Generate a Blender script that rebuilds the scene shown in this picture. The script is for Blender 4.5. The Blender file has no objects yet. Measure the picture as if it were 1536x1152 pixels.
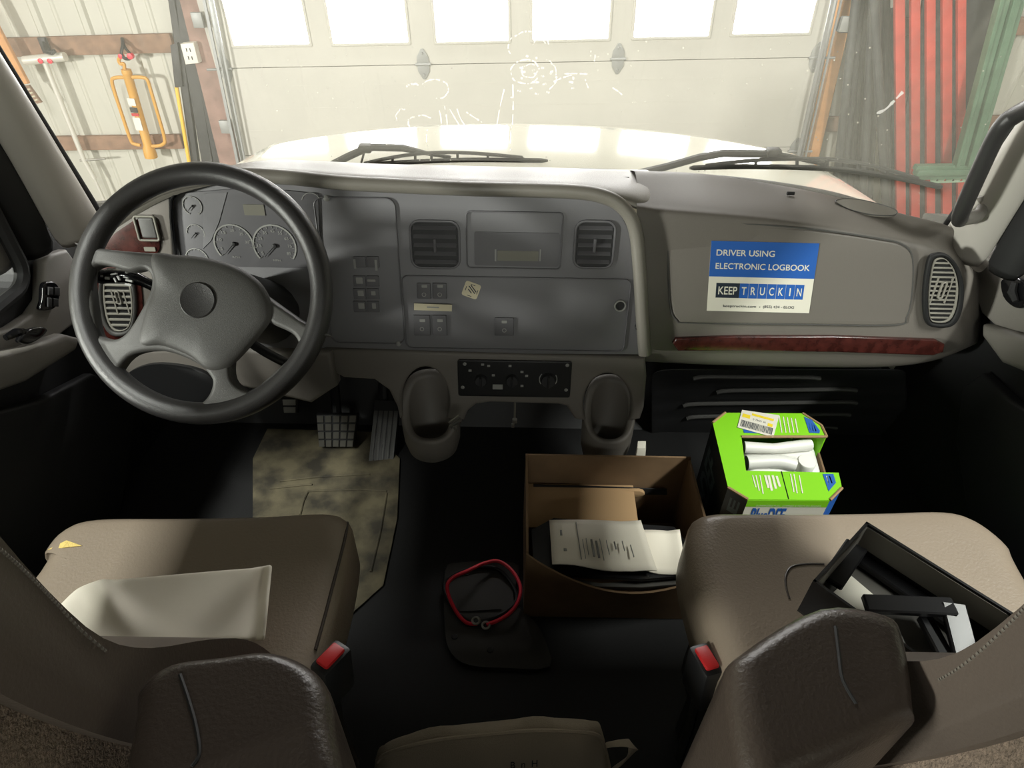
import bpy, bmesh, math, random
from mathutils import Vector, Matrix
from mathutils.bvhtree import BVHTree
random.seed(7)
S = bpy.context.scene
COL = S.collection
V = Vector
PI = math.pi

# ------------------------------------------------------------------ camera
FPX = 950.0
TH = math.atan(FPX / 1192.0)          # pitch below the horizon
ROLL = math.radians(1.0)
EYE = V((0, 0, 1.30))
_fw = V((0, math.cos(TH), -math.sin(TH)))
_u0 = V((0, math.sin(TH), math.cos(TH)))
_r0 = V((1, 0, 0))
RT = _r0 * math.cos(ROLL) + _u0 * math.sin(ROLL)
UP = _u0 * math.cos(ROLL) - _r0 * math.sin(ROLL)
FW = _fw
cam = bpy.data.cameras.new('camera')
cam.sensor_fit = 'HORIZONTAL'
cam.sensor_width = 36.0
cam.lens = 36.0 * FPX / 1536.0
cam.clip_start = 0.02
co = bpy.data.objects.new('camera', cam)
co.matrix_world = Matrix((( RT.x, UP.x, -FW.x, EYE.x), (RT.y, UP.y, -FW.y, EYE.y), (RT.z, UP.z, -FW.z, EYE.z), (0, 0, 0, 1)))
COL.objects.link(co)
S.camera = co

# ------------------------------------------------------------------ view, world, lights
S.view_settings.view_transform = 'Standard'
S.view_settings.look = 'None'
S.view_settings.gamma = 1.0
S.view_settings.use_curve_mapping = False
S.view_settings.exposure = 0.35
W = bpy.data.worlds.new('world')
S.world = W
W.use_nodes = True
W.node_tree.nodes['Background'].inputs[0].default_value = (0.9, 0.95, 1.0, 1)
W.node_tree.nodes['Background'].inputs[1].default_value = 0.6


def lamp(name, loc, target, sx, sy, power, color=(1, 0.98, 0.965)):
    l = bpy.data.lights.new(name, 'AREA')
    l.shape = 'RECTANGLE'
    l.size, l.size_y = sx, sy
    l.energy = power
    l.color = color
    o = bpy.data.objects.new(name, l)
    o.location = loc
    d = V(target) - V(loc)
    o.rotation_euler = d.to_track_quat('-Z', 'Y').to_euler()
    COL.objects.link(o)
    return o


def spot(name, loc, target, power, size, blend, rad, color=(1, 0.93, 0.8)):
    l = bpy.data.lights.new(name, 'SPOT')
    l.energy = power
    l.spot_size = math.radians(size)
    l.spot_blend = blend
    l.shadow_soft_size = rad
    l.color = color
    o = bpy.data.objects.new(name, l)
    o.location = loc
    d = V(target) - V(loc)
    o.rotation_euler = d.to_track_quat('-Z', 'Y').to_euler()
    COL.objects.link(o)
    return o


lamp('ceiling_lamp_left', (-2.05, -0.5, 3.4), (-2.05, -0.5, 0), 0.18, 2.4, 190)
lamp('ceiling_lamp_right', (2.40, -0.4, 3.4), (2.40, -0.4, 0), 0.18, 2.6, 250)
lamp('front_fill', (0, 4.55, 2.4), (0, 1.4, 0.75), 3.2, 0.2, 85)  # unseen fill added up front to brighten dash top and pillar
lamp('side_window_daylight', (-5.6, -1.9, 1.15), (0.9, 1.2, 0.5), 0.5, 0.5, 430, (1, 0.98, 0.95))
lamp('rear_fill', (0.2, -4.2, 2.3), (0, 0.6, 0.7), 3.0, 0.8, 85)  # soft fill added behind the cab to lift the dim interior


# ------------------------------------------------------------------ pixel helpers (a pixel of the photo put at a real distance)
def ray(px, py):
    return FW + RT * ((px - 768) / FPX) - UP * ((py - 576) / FPX)


def P(px, py, x=None, y=None, z=None, zc=None):
    d = ray(px, py)
    if x is not None:
        t = x / d.x
    elif y is not None:
        t = y / d.y
    elif z is not None:
        t = (z - EYE.z) / d.z
    else:
        t = zc
    return EYE + d * t


class Plane:
    def __init__(s, o, u, v):
        s.o = V(o)
        s.u = V(u).normalized()
        s.n = s.u.cross(V(v)).normalized()
        s.v = s.n.cross(s.u)

    def px(s, x, y, off=0.0):
        d = ray(x, y)
        t = (s.o + s.n * off - EYE).dot(s.n) / d.dot(s.n)
        return EYE + d * t

    def uv(s, x, y, off=0.0):
        w = s.px(x, y, off) - s.o
        return (w.dot(s.u), w.dot(s.v))

    def at(s, a, b, c=0.0):
        return s.o + s.u * a + s.v * b + s.n * c

    def mat(s, off=0.0):
        o = s.o + s.n * off
        return Matrix(((s.u.x, s.v.x, s.n.x, o.x), (s.u.y, s.v.y, s.n.y, o.y), (s.u.z, s.v.z, s.n.z, o.z), (0, 0, 0, 1)))


# ------------------------------------------------------------------ materials
def lin(c):
    c = c / 255.0
    return c / 12.92 if c <= 0.04045 else ((c + 0.055) / 1.055) ** 2.4


def rgb(r, g, b):
    return (lin(r), lin(g), lin(b), 1)


def mat(name, col, rough=0.5, metal=0.0, spec=0.5, bump=0.0, bscale=200.0, var=0.0, vscale=8.0, coat=0.0, emit=None, estr=0.0, vcol=None, bdist=0.002):
    m = bpy.data.materials.new(name)
    m.use_nodes = True
    nt = m.node_tree
    b = nt.nodes['Principled BSDF']
    b.inputs['Base Color'].default_value = col
    b.inputs['Roughness'].default_value = rough
    b.inputs['Metallic'].default_value = metal
    b.inputs['Specular IOR Level'].default_value = spec
    b.inputs['Coat Weight'].default_value = coat
    if emit:
        b.inputs['Emission Color'].default_value = emit
        b.inputs['Emission Strength'].default_value = estr
    tc = nt.nodes.new('ShaderNodeTexCoord')
    if var > 0:
        n = nt.nodes.new('ShaderNodeTexNoise')
        n.inputs['Scale'].default_value = vscale
        n.inputs['Detail'].default_value = 6
        r = nt.nodes.new('ShaderNodeValToRGB')
        c2 = vcol or tuple(min(1, x * (1 + var)) for x in col[:3]) + (1,)
        c1 = col if vcol else tuple(x * (1 - var) for x in col[:3]) + (1,)
        r.color_ramp.elements[0].color = c1
        r.color_ramp.elements[0].position = 0.35
        r.color_ramp.elements[1].color = c2
        r.color_ramp.elements[1].position = 0.65
        nt.links.new(tc.outputs['Object'], n.inputs['Vector'])
        nt.links.new(n.outputs['Fac'], r.inputs['Fac'])
        nt.links.new(r.outputs['Color'], b.inputs['Base Color'])
    if bump > 0:
        n = nt.nodes.new('ShaderNodeTexNoise')
        n.inputs['Scale'].default_value = bscale
        n.inputs['Detail'].default_value = 4
        bp = nt.nodes.new('ShaderNodeBump')
        bp.inputs['Strength'].default_value = bump
        bp.inputs['Distance'].default_value = bdist
        nt.links.new(tc.outputs['Object'], n.inputs['Vector'])
        nt.links.new(n.outputs['Fac'], bp.inputs['Height'])
        nt.links.new(bp.outputs['Normal'], b.inputs['Normal'])
    return m


def glass_mat():
    """windshield glass with a film of dust, dried drips and specks"""
    m = bpy.data.materials.new('dusty_glass')
    m.use_nodes = True
    nt = m.node_tree
    nt.nodes.clear()
    N = nt.nodes.new
    L = nt.links.new
    out = N('ShaderNodeOutputMaterial')
    tr = N('ShaderNodeBsdfTransparent')
    tr.inputs[0].default_value = (0.97, 0.97, 0.96, 1)
    df = N('ShaderNodeBsdfTranslucent')
    df.inputs[0].default_value = rgb(246, 244, 226)
    d2 = N('ShaderNodeBsdfDiffuse')
    d2.inputs[0].default_value = rgb(246, 244, 226)
    ad = N('ShaderNodeMixShader')
    ad.inputs[0].default_value = 0.2
    L(df.outputs[0], ad.inputs[1])
    L(d2.outputs[0], ad.inputs[2])
    tc = N('ShaderNodeTexCoord')
    # broad film
    n1 = N('ShaderNodeTexNoise')
    n1.inputs['Scale'].default_value = 2.2
    n1.inputs['Detail'].default_value = 5
    L(tc.outputs['Object'], n1.inputs['Vector'])
    r1 = N('ShaderNodeMapRange')
    r1.inputs['From Min'].default_value = 0.3
    r1.inputs['From Max'].default_value = 0.7
    r1.inputs['To Min'].default_value = 0.10
    r1.inputs['To Max'].default_value = 0.20
    L(n1.outputs['Fac'], r1.inputs['Value'])
    # specks
    v = N('ShaderNodeTexVoronoi')
    v.inputs['Scale'].default_value = 52
    L(tc.outputs['Object'], v.inputs['Vector'])
    r2 = N('ShaderNodeMapRange')
    r2.inputs['From Min'].default_value = 0.05
    r2.inputs['From Max'].default_value = 0.12
    r2.inputs['To Min'].default_value = 1.0
    r2.inputs['To Max'].default_value = 0.0
    L(v.outputs['Distance'], r2.inputs['Value'])
    n2 = N('ShaderNodeTexNoise')
    n2.inputs['Scale'].default_value = 3.2
    n2.inputs['Detail'].default_value = 3
    L(tc.outputs['Object'], n2.inputs['Vector'])
    r3 = N('ShaderNodeMapRange')
    r3.inputs['From Min'].default_value = 0.46
    r3.inputs['From Max'].default_value = 0.66
    r3.inputs['To Min'].default_value = 0.0
    r3.inputs['To Max'].default_value = 0.62
    L(n2.outputs['Fac'], r3.inputs['Value'])
    mu = N('ShaderNodeMath')
    mu.operation = 'MULTIPLY'
    L(r2.outputs[0], mu.inputs[0])
    L(r3.outputs[0], mu.inputs[1])
    # vertical drip streaks
    mp = N('ShaderNodeMapping')
    mp.inputs['Scale'].default_value = (60, 5, 4)
    L(tc.outputs['Object'], mp.inputs['Vector'])
    n3 = N('ShaderNodeTexNoise')
    n3.inputs['Scale'].default_value = 1.0
    n3.inputs['Detail'].default_value = 2
    L(mp.outputs[0], n3.inputs['Vector'])
    r4 = N('ShaderNodeMapRange')
    r4.inputs['From Min'].default_value = 0.60
    r4.inputs['From Max'].default_value = 0.78
    r4.inputs['To Max'].default_value = 0.07
    L(n3.outputs['Fac'], r4.inputs['Value'])
    a1 = N('ShaderNodeMath')
    a1.operation = 'ADD'
    L(r1.outputs[0], a1.inputs[0])
    L(mu.outputs[0], a1.inputs[1])
    a2 = N('ShaderNodeMath')
    a2.operation = 'ADD'
    a2.use_clamp = True
    L(a1.outputs[0], a2.inputs[0])
    L(r4.outputs[0], a2.inputs[1])
    mx = N('ShaderNodeMixShader')
    L(a2.outputs[0], mx.inputs[0])
    L(tr.outputs[0], mx.inputs[1])
    L(ad.outputs[0], mx.inputs[2])
    L(mx.outputs[0], out.inputs[0])
    return m


M = {}
M['dash'] = mat('warm_grey_dash_plastic', rgb(112, 107, 101), 0.5, bump=0.25, bscale=900)
M['pad'] = mat('dash_pad_vinyl', rgb(128, 124, 116), 0.36, bump=0.3, bscale=700)
M['panel'] = mat('hazed_charcoal_plastic', rgb(118, 117, 120), 0.45, bump=0.15, bscale=900)  # charcoal lightened, glare haze over the centre panel painted into the base colour
M['panel2'] = mat('charcoal_bezel_plastic', rgb(100, 99, 102), 0.38)
M['line'] = mat('grey_print', rgb(150, 150, 146), 0.5)
M['print'] = mat('pale_print', rgb(175, 176, 172), 0.5)
M['black'] = mat('black_plastic', rgb(26, 26, 27), 0.42)
M['dark'] = mat('dark_plastic', rgb(38, 38, 39), 0.5, bump=0.2, bscale=500)
M['gloss'] = mat('black_gloss_plastic', rgb(18, 18, 20), 0.12)
M['rubber'] = mat('black_rubber', rgb(22, 22, 23), 0.65)
M['wheel'] = mat('wheel_vinyl', rgb(52, 51, 51), 0.34, bump=0.25, bscale=900)
M['hub'] = mat('hub_vinyl', rgb(80, 79, 77), 0.48, bump=0.3, bscale=900)
M['trim'] = mat('door_trim_plastic', rgb(133, 129, 123), 0.5, bump=0.2, bscale=600)
M['wood'] = mat('red_burl_trim', rgb(62, 28, 24), 0.25, var=0.35, vscale=60, coat=0.2)
M['leather'] = mat('taupe_vinyl_upholstery', rgb(140, 127, 112), 0.36, bump=0.5, bscale=260, bdist=0.0012)
M['leather2'] = mat('brown_leather', rgb(60, 52, 46), 0.34, bump=0.5, bscale=300, bdist=0.0012)
M['leather3'] = mat('armrest_vinyl', rgb(84, 75, 68), 0.42, bump=0.4, bscale=350, bdist=0.001)
M['stitch'] = mat('grey_thread', rgb(98, 93, 85), 0.7)
M['carpet'] = mat('fuzzy_seat_fabric', rgb(128, 112, 98), 0.95, bump=1.0, bscale=420, var=0.25, vscale=300, bdist=0.004)
M['floor'] = mat('black_floor_rubber', rgb(20, 20, 21), 0.75, bump=0.3, bscale=300)
M['dusty'] = mat('dusty_floor_rubber', rgb(58, 54, 45), 0.85, bump=0.5, bscale=80, vcol=rgb(112, 104, 82), var=0.3, vscale=14)
M['plate'] = mat('cover_plate_rubber', rgb(50, 48, 45), 0.75)
M['metal'] = mat('worn_steel', rgb(170, 168, 160), 0.35, metal=0.9)
M['bright'] = mat('bright_galvanised_steel', rgb(222, 220, 208), 0.35, metal=0.25)
M['zinc'] = mat('zinc_track_metal', rgb(150, 152, 150), 0.5, metal=0.4)
M['paper'] = mat('white_paper', rgb(238, 231, 215), 0.7, bump=0.1, bscale=30)
M['white'] = mat('white_sticker', rgb(228, 224, 210), 0.5)
M['blue'] = mat('blue_sticker_print', rgb(46, 98, 180), 0.4)
M['navy'] = mat('dark_navy_print', rgb(40, 48, 62), 0.5)
M['cream'] = mat('cream_label', rgb(205, 196, 168), 0.6)
M['card'] = mat('corrugated_cardboard', rgb(118, 94, 68), 0.85, var=0.08, vscale=20)
M['cardedge'] = mat('cardboard_edge', rgb(160, 130, 94), 0.85)
M['green'] = mat('lime_green_printed_card', rgb(134, 212, 34), 0.45)
M['boxblack'] = mat('black_printed_card', rgb(24, 30, 30), 0.4)
M['yellow'] = mat('yellow_label_print', rgb(240, 214, 50), 0.5)
M['jug'] = mat('white_translucent_jug', rgb(228, 228, 222), 0.35)
M['capw'] = mat('white_cap_plastic', rgb(240, 240, 232), 0.4)
M['red'] = mat('red_button_plastic', rgb(190, 34, 36), 0.4)
M['redwire'] = mat('red_cable_insulation', rgb(232, 42, 66), 0.4)
M['canvas'] = mat('canvas_cloth', rgb(196, 184, 166), 0.9, bump=0.6, bscale=500)
M['teal'] = mat('teal_notebook_cover', rgb(70, 110, 112), 0.5)
M['bag'] = mat('black_poly_bag', rgb(22, 22, 24), 0.35)
M['foil'] = mat('grey_poly_bag', rgb(84, 82, 78), 0.3)
M['hood'] = mat('cream_truck_paint', rgb(214, 212, 194), 0.10, coat=0.6)
M['doorp'] = mat('garage_door_paint', rgb(188, 186, 175), 0.55, var=0.03, vscale=3)
M['seam'] = mat('door_seam_gap', rgb(150, 148, 138), 0.7)
M['pane'] = mat('daylit_window_pane', rgb(255, 255, 255), 0.3, emit=(1, 1, 0.985, 1), estr=13.0)
M['liner'] = mat('ribbed_steel_liner', rgb(194, 193, 179), 0.5)
M['girt'] = mat('brown_lumber', rgb(142, 112, 90), 0.8, var=0.2, vscale=12)
M['post'] = mat('rough_red_brown_lumber', rgb(150, 122, 110), 0.85, var=0.18, vscale=10)
M['fir'] = mat('orange_fir_lumber', rgb(208, 150, 92), 0.7, var=0.12, vscale=14)
M['pipe'] = mat('dark_grey_pipe', rgb(54, 55, 54), 0.55, var=0.25, vscale=18)
M['redsteel'] = mat('red_painted_steel', rgb(196, 78, 66), 0.5, var=0.12, vscale=9)
M['greensteel'] = mat('green_painted_steel', rgb(92, 124, 98), 0.5, var=0.12, vscale=9)
M['ochre'] = mat('ochre_painted_steel', rgb(214, 160, 70), 0.5)
M['ochre2'] = mat('yellow_fibreglass', rgb(244, 196, 70), 0.5)
M['concrete'] = mat('concrete_floor', rgb(126, 122, 112), 0.8, var=0.15, vscale=3)
M['hinge'] = mat('grey_steel_hinge', rgb(150, 152, 148), 0.5, metal=0.3)
M['headliner'] = mat('grey_headliner', rgb(96, 94, 90), 0.9)
M['foam'] = mat('yellow_foam', rgb(226, 200, 120), 0.95, bump=1.0, bscale=300)
M['pillar'] = mat('lit_pillar_plastic', rgb(176, 172, 165), 0.34)  # grey plastic made paler, the strong light on the pillars put into its colour
M['lining'] = mat('grey_carton_lining', rgb(138, 135, 128), 0.5)
M['vane'] = mat('grey_vane_plastic', rgb(140, 137, 128), 0.4)
M['glass'] = glass_mat()
M['lcd'] = mat('grey_display', rgb(124, 122, 112), 0.3)


def clear_mat():
    m = bpy.data.materials.new('clear_side_glass')
    m.use_nodes = True
    nt = m.node_tree
    nt.nodes.clear()
    out = nt.nodes.new('ShaderNodeOutputMaterial')
    tr = nt.nodes.new('ShaderNodeBsdfTransparent')
    tr.inputs[0].default_value = (0.93, 0.95, 0.92, 1)
    gl = nt.nodes.new('ShaderNodeBsdfGlossy')
    gl.inputs['Roughness'].default_value = 0.03
    mx = nt.nodes.new('ShaderNodeMixShader')
    mx.inputs[0].default_value = 0.05
    nt.links.new(tr.outputs[0], mx.inputs[1])
    nt.links.new(gl.outputs[0], mx.inputs[2])
    nt.links.new(mx.outputs[0], out.inputs[0])
    return m


M['clear'] = clear_mat()


def residue_mat():
    m = bpy.data.materials.new('dried_water_marks')
    m.use_nodes = True
    nt = m.node_tree
    nt.nodes.clear()
    out = nt.nodes.new('ShaderNodeOutputMaterial')
    tr = nt.nodes.new('ShaderNodeBsdfTransparent')
    tl = nt.nodes.new('ShaderNodeBsdfTranslucent')
    tl.inputs[0].default_value = (0.97, 0.97, 0.95, 1)
    mx = nt.nodes.new('ShaderNodeMixShader')
    mx.inputs[0].default_value = 0.6
    nt.links.new(tr.outputs[0], mx.inputs[1])
    nt.links.new(tl.outputs[0], mx.inputs[2])
    nt.links.new(mx.outputs[0], out.inputs[0])
    return m


M['residue'] = residue_mat()


# ------------------------------------------------------------------ mesh builder
class MB:
    def __init__(s):
        s.bm = bmesh.new()

    def hit(s, px, py, lift=0.0):
        """where the ray through a pixel meets what has been built so far"""
        s.bm.normal_update()
        t = BVHTree.FromBMesh(s.bm)
        d = ray(px, py).normalized()
        p = t.ray_cast(EYE, d)[0]
        return None if p is None else p - d * lift

    def faces(s, pts, fcs, mi=0):
        vs = [s.bm.verts.new(p) for p in pts]
        out = []
        for f in fcs:
            try:
                g = s.bm.faces.new([vs[i] for i in f])
                g.material_index = mi
                out.append(g)
            except ValueError:
                pass
        return vs, out

    def box(s, c, size, rot=None, mi=0, bev=0.0, seg=2):
        x, y, z = (d / 2 for d in size)
        R = rot if rot is not None else Matrix.Identity(3)
        pts = [V(c) + R @ V((a * x, b * y, d * z)) for d in (-1, 1) for a, b in ((-1, -1), (1, -1), (1, 1), (-1, 1))]
        return s.hexa(pts, mi, bev, seg)

    def hexa(s, p, mi=0, bev=0.0, seg=2):
        vs, fs = s.faces(p, [(3, 2, 1, 0), (4, 5, 6, 7), (0, 1, 5, 4), (1, 2, 6, 5), (2, 3, 7, 6), (3, 0, 4, 7)], mi)
        if bev > 0:
            es = list({e for f in fs for e in f.edges})
            r = bmesh.ops.bevel(s.bm, geom=es, offset=bev, segments=seg, profile=0.5, affect='EDGES', clamp_overlap=True)
            for f in r['faces']:
                f.material_index = mi
        return s

    def prism(s, pts, ext, mi=0, bev=0.0, seg=2, mi_side=None):
        """closed 3-D outline pushed along ext"""
        n = len(pts)
        ext = V(ext)
        p = [V(q) for q in pts] + [V(q) + ext for q in pts]
        vs, fs = s.faces(p, [tuple(range(n - 1, -1, -1)), tuple(range(n, 2 * n))], mi)
        sides = []
        for i in range(n):
            j = (i + 1) % n
            f = s.bm.faces.new((vs[i], vs[j], vs[n + j], vs[n + i]))
            f.material_index = mi if mi_side is None else mi_side
            sides.append(f)
        if bev > 0:
            es = [e for e in fs[0].edges]
            r = bmesh.ops.bevel(s.bm, geom=es, offset=bev, segments=seg, profile=0.5, affect='EDGES', clamp_overlap=True)
        return s

    def tube(s, pts, r, seg=10, mi=0, closed=False, flat=1.0, ref=None):
        pts = [V(p) for p in pts]
        n = len(pts)
        rr = r if isinstance(r, (list, tuple)) else [r] * n
        rings = []
        prev = V(ref) if ref is not None else None
        for i, p in enumerate(pts):
            a = pts[(i - 1) % n] if (closed or i > 0) else p
            b = pts[(i + 1) % n] if (closed or i < n - 1) else p
            t = (b - a).normalized()
            if prev is None:
                prev = V((0, 0, 1)) if abs(t.z) < 0.9 else V((1, 0, 0))
            e1 = (prev - t * prev.dot(t)).normalized()
            if ref is None:
                prev = e1
            e2 = t.cross(e1)
            rings.append([s.bm.verts.new(p + (e1 * math.cos(k * 2 * PI / seg) * flat + e2 * math.sin(k * 2 * PI / seg)) * rr[i]) for k in range(seg)])
        m = n if closed else n - 1
        for i in range(m):
            A, B = rings[i], rings[(i + 1) % n]
            for k in range(seg):
                f = s.bm.faces.new((A[k], A[(k + 1) % seg], B[(k + 1) % seg], B[k]))
                f.material_index = mi
        if not closed:
            for ring in (rings[0][::-1], rings[-1]):
                f = s.bm.faces.new(ring)
                f.material_index = mi
        return s

    def lathe(s, prof, c, axis=(0, 0, 1), seg=24, mi=0):
        ax = V(axis).normalized()
        e1 = ax.orthogonal().normalized()
        e2 = ax.cross(e1)
        rings = []
        for r, h in prof:
            if r < 1e-6:
                rings.append([s.bm.verts.new(V(c) + ax * h)])
            else:
                rings.append([s.bm.verts.new(V(c) + ax * h + (e1 * math.cos(k * 2 * PI / seg) + e2 * math.sin(k * 2 * PI / seg)) * r) for k in range(seg)])
        for A, B in zip(rings, rings[1:]):
            for k in range(seg):
                j = (k + 1) % seg
                q = [A[k % len(A)], A[j % len(A)], B[j % len(B)], B[k % len(B)]]
                q = list(dict.fromkeys(q))
                if len(q) > 2:
                    f = s.bm.faces.new(q)
                    f.material_index = mi
        return s

    def grid(s, rows, mi=0, wrap=False):
        vv = [[s.bm.verts.new(p) for p in r] for r in rows]
        for A, B in zip(vv, vv[1:]):
            n = len(A)
            for k in range(n if wrap else n - 1):
                j = (k + 1) % n
                f = s.bm.faces.new((A[k], A[j], B[j], B[k]))
                f.material_index = mi
        return vv

    def add(s, me, mtx, mi=0):
        """append a mesh datablock through a 4x4 matrix, or a function of the vertex"""
        vs = [s.bm.verts.new(mtx @ v.co if isinstance(mtx, Matrix) else mtx(v.co)) for v in me.vertices]
        for p in me.polygons:
            try:
                f = s.bm.faces.new([vs[i] for i in p.vertices])
                f.material_index = mi
            except ValueError:
                pass
        bpy.data.meshes.remove(me)
        return s

    def text(s, body, O, U, Vv, mi=0, bold=0.0):
        cu = bpy.data.curves.new('t', 'FONT')
        cu.body = body
        cu.size = 1
        cu.offset = bold
        ob = bpy.data.objects.new('t', cu)
        me = bpy.data.meshes.new_from_object(ob)
        bpy.data.objects.remove(ob)
        bpy.data.curves.remove(cu)
        if not me.vertices:
            return s
        x0 = min(v.co.x for v in me.vertices)
        x1 = max(v.co.x for v in me.vertices)
        y0 = min(v.co.y for v in me.vertices)
        y1 = max(v.co.y for v in me.vertices)
        O, U, Vv = V(O), V(U), V(Vv)
        return s.add(me, lambda c: O + U * ((c.x - x0) / max(1e-6, x1 - x0)) + Vv * ((c.y - y0) / max(1e-6, y1 - y0)), mi)

    def plate(s, loops, pl, thick, bev=0.0, off=0.0, mi=0, bres=2):
        """flat plate with holes: loops of (u, v) on Plane pl; front face at off"""
        cu = bpy.data.curves.new('p', 'CURVE')
        cu.dimensions = '2D'
        cu.fill_mode = 'BOTH'
        cu.extrude = max(1e-5, thick / 2 - bev)
        cu.bevel_depth = bev
        cu.bevel_resolution = bres
        cu.offset = -bev
        for lp in loops:
            sp = cu.splines.new('POLY')
            sp.points.add(len(lp) - 1)
            for q, (a, b) in zip(sp.points, lp):
                q.co = (a, b, 0, 1)
            sp.use_cyclic_u = True
        ob = bpy.data.objects.new('p', cu)
        me = bpy.data.meshes.new_from_object(ob)
        bpy.data.objects.remove(ob)
        bpy.data.curves.remove(cu)
        return s.add(me, pl.mat(off - thick / 2), mi)

    def quad(s, O, U, Vv, mi=0, t=None):
        O, U, Vv = V(O), V(U), V(Vv)
        n = U.cross(Vv).normalized() * (t or 0.0006)
        s.prism([O, O + U, O + U + Vv, O + Vv], n, mi)
        return s

    def build(s, name, mats, parent=None, smooth=True, sub=0, angle=40, solid=0.0, solid_off=-1.0, merge=True, kind=None):
        if merge:
            bmesh.ops.remove_doubles(s.bm, verts=s.bm.verts, dist=1e-5)
        bmesh.ops.recalc_face_normals(s.bm, faces=s.bm.faces)
        me = bpy.data.meshes.new(name)
        s.bm.to_mesh(me)
        s.bm.free()
        for m in (mats if isinstance(mats, (list, tuple)) else [mats]):
            me.materials.append(M[m])
        if smooth:
            me.polygons.foreach_set('use_smooth', [True] * len(me.polygons))
            if not sub:
                me.set_sharp_from_angle(angle=math.radians(angle))
        o = bpy.data.objects.new(name, me)
        COL.objects.link(o)
        if solid:
            md = o.modifiers.new('thick', 'SOLIDIFY')
            md.thickness = solid
            md.offset = solid_off
        if sub:
            md = o.modifiers.new('sub', 'SUBSURF')
            md.levels = md.render_levels = sub
        if parent:
            o.parent = parent
            root = parent
            T = Matrix.Identity(4)
            while root is not None:
                if root.type == 'EMPTY':
                    T = Matrix.Translation(root.location)
                    break
                root = root.parent
            if parent.type == 'EMPTY':
                o.matrix_parent_inverse = T.inverted()
        if kind:
            o['kind'] = kind
        return o


def thing(name, loc, label, cat, group=None):
    o = bpy.data.objects.new(name, None)
    o.empty_display_size = 0.05
    o.location = loc
    o['label'] = label
    o['category'] = cat
    if group:
        o['group'] = group
    COL.objects.link(o)
    return o


def tag(o, label, cat, group=None):
    o['label'] = label
    o['category'] = cat
    if group:
        o['group'] = group
    return o


def part(o, label):
    o['label'] = label
    return o


def cr(pts, n=8, closed=False):
    """Catmull-Rom through points"""
    pts = [V(p) for p in pts]
    m = len(pts)
    out = []
    for i in range(m if closed else m - 1):
        p0 = pts[(i - 1) % m] if (closed or i > 0) else pts[i]
        p1 = pts[i]
        p2 = pts[(i + 1) % m]
        p3 = pts[(i + 2) % m] if (closed or i < m - 2) else p2
        for k in range(n):
            t = k / n
            out.append(0.5 * ((2 * p1) + (p2 - p0) * t + (2 * p0 - 5 * p1 + 4 * p2 - p3) * t * t + (3 * p1 - p0 - 3 * p2 + p3) * t ** 3))
    if not closed:
        out.append(pts[-1])
    return out


def cr2(pts, n=6, closed=True):
    return [(p.x, p.y) for p in cr([V((a, b, 0)) for a, b in pts], n, closed)]


def rrect(x0, y0, x1, y1, r, n=5):
    out = []
    for cx, cy, a in ((x1 - r, y1 - r, 0), (x0 + r, y1 - r, 90), (x0 + r, y0 + r, 180), (x1 - r, y0 + r, 270)):
        for k in range(n + 1):
            t = math.radians(a + 90 * k / n)
            out.append((cx + r * math.cos(t), cy + r * math.sin(t)))
    return out


def circ(cx, cy, r, n=28, a0=0.0, a1=2 * PI, ry=None):
    m = n if abs(a1 - a0 - 2 * PI) < 1e-6 else n + 1
    return [(cx + r * math.cos(a0 + (a1 - a0) * k / n), cy + (ry or r) * math.sin(a0 + (a1 - a0) * k / n)) for k in range(m)]


def lerp(a, b, t):
    return a + (b - a) * t


def rounded(mb, pts8, r, mi=0, seg=4):
    return mb.hexa(pts8, mi, r, seg)

# ================================================================== THE GARAGE
DY = 4.77
GZ = -1.05


def D_(px, py, y=DY):
    return P(px, py, y=y)


def struct(name, mb, mats, parent=None, **k):
    o = mb.build(name, mats, parent, **k)
    if parent is None:
        o['kind'] = 'structure'
    return o


# shell
m = MB(); m.box((0, 0.2, GZ - 0.1), (13, 12.4, 0.2)); struct('garage_floor', m, 'concrete')
m = MB(); m.box((0, 0.2, 3.75), (13, 12.4, 0.2)); struct('garage_ceiling', m, 'headliner')


def ribbed_wall(name, a, b, depth):
    """vertical ribbed steel liner between plan points a and b"""
    a, b = V(a), V(b)
    L = (b - a).length
    u = (b - a) / L
    nrm = V((-u.y, u.x, 0))
    prof = []
    x = 0.0
    k = 0
    while x < L:
        for dx, h in ((0.0, 0), (0.14, 0), (0.15, 0.006), (0.165, 0.006), (0.175, 0), (0.26, 0), (0.275, 0.02), (0.31, 0.02)):
            if x + dx <= L:
                prof.append((x + dx, h))
        x += 0.33
    prof.append((L, 0))
    fr = [a + u * s_ + nrm * h for s_, h in prof]
    mb = MB()
    rows = [[p + V((0, 0, GZ)) for p in fr], [p + V((0, 0, 3.7)) for p in fr]]
    mb.grid(rows)
    back = [a - nrm * 0.12, b - nrm * 0.12]
    mb.grid([[back[0] + V((0, 0, GZ)), back[1] + V((0, 0, GZ))], [back[0] + V((0, 0, 3.7)), back[1] + V((0, 0, 3.7))]])
    return struct(name, mb, 'liner', smooth=False)


WY = 4.98
ribbed_wall('wall_front_left', (-2.05, WY, 0), (-6.4, WY, 0), 0)
ribbed_wall('wall_front_right', (6.4, WY, 0), (2.12, WY, 0), 0)
ribbed_wall('wall_garage_left', (-6.4, WY, 0), (-6.4, -5.9, 0), 0)
ribbed_wall('wall_garage_right', (6.4, -5.9, 0), (6.4, WY, 0), 0)
m = MB(); m.box((0, -6.0, 1.3), (13, 0.2, 4.8)); struct('wall_rear', m, 'liner')

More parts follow.
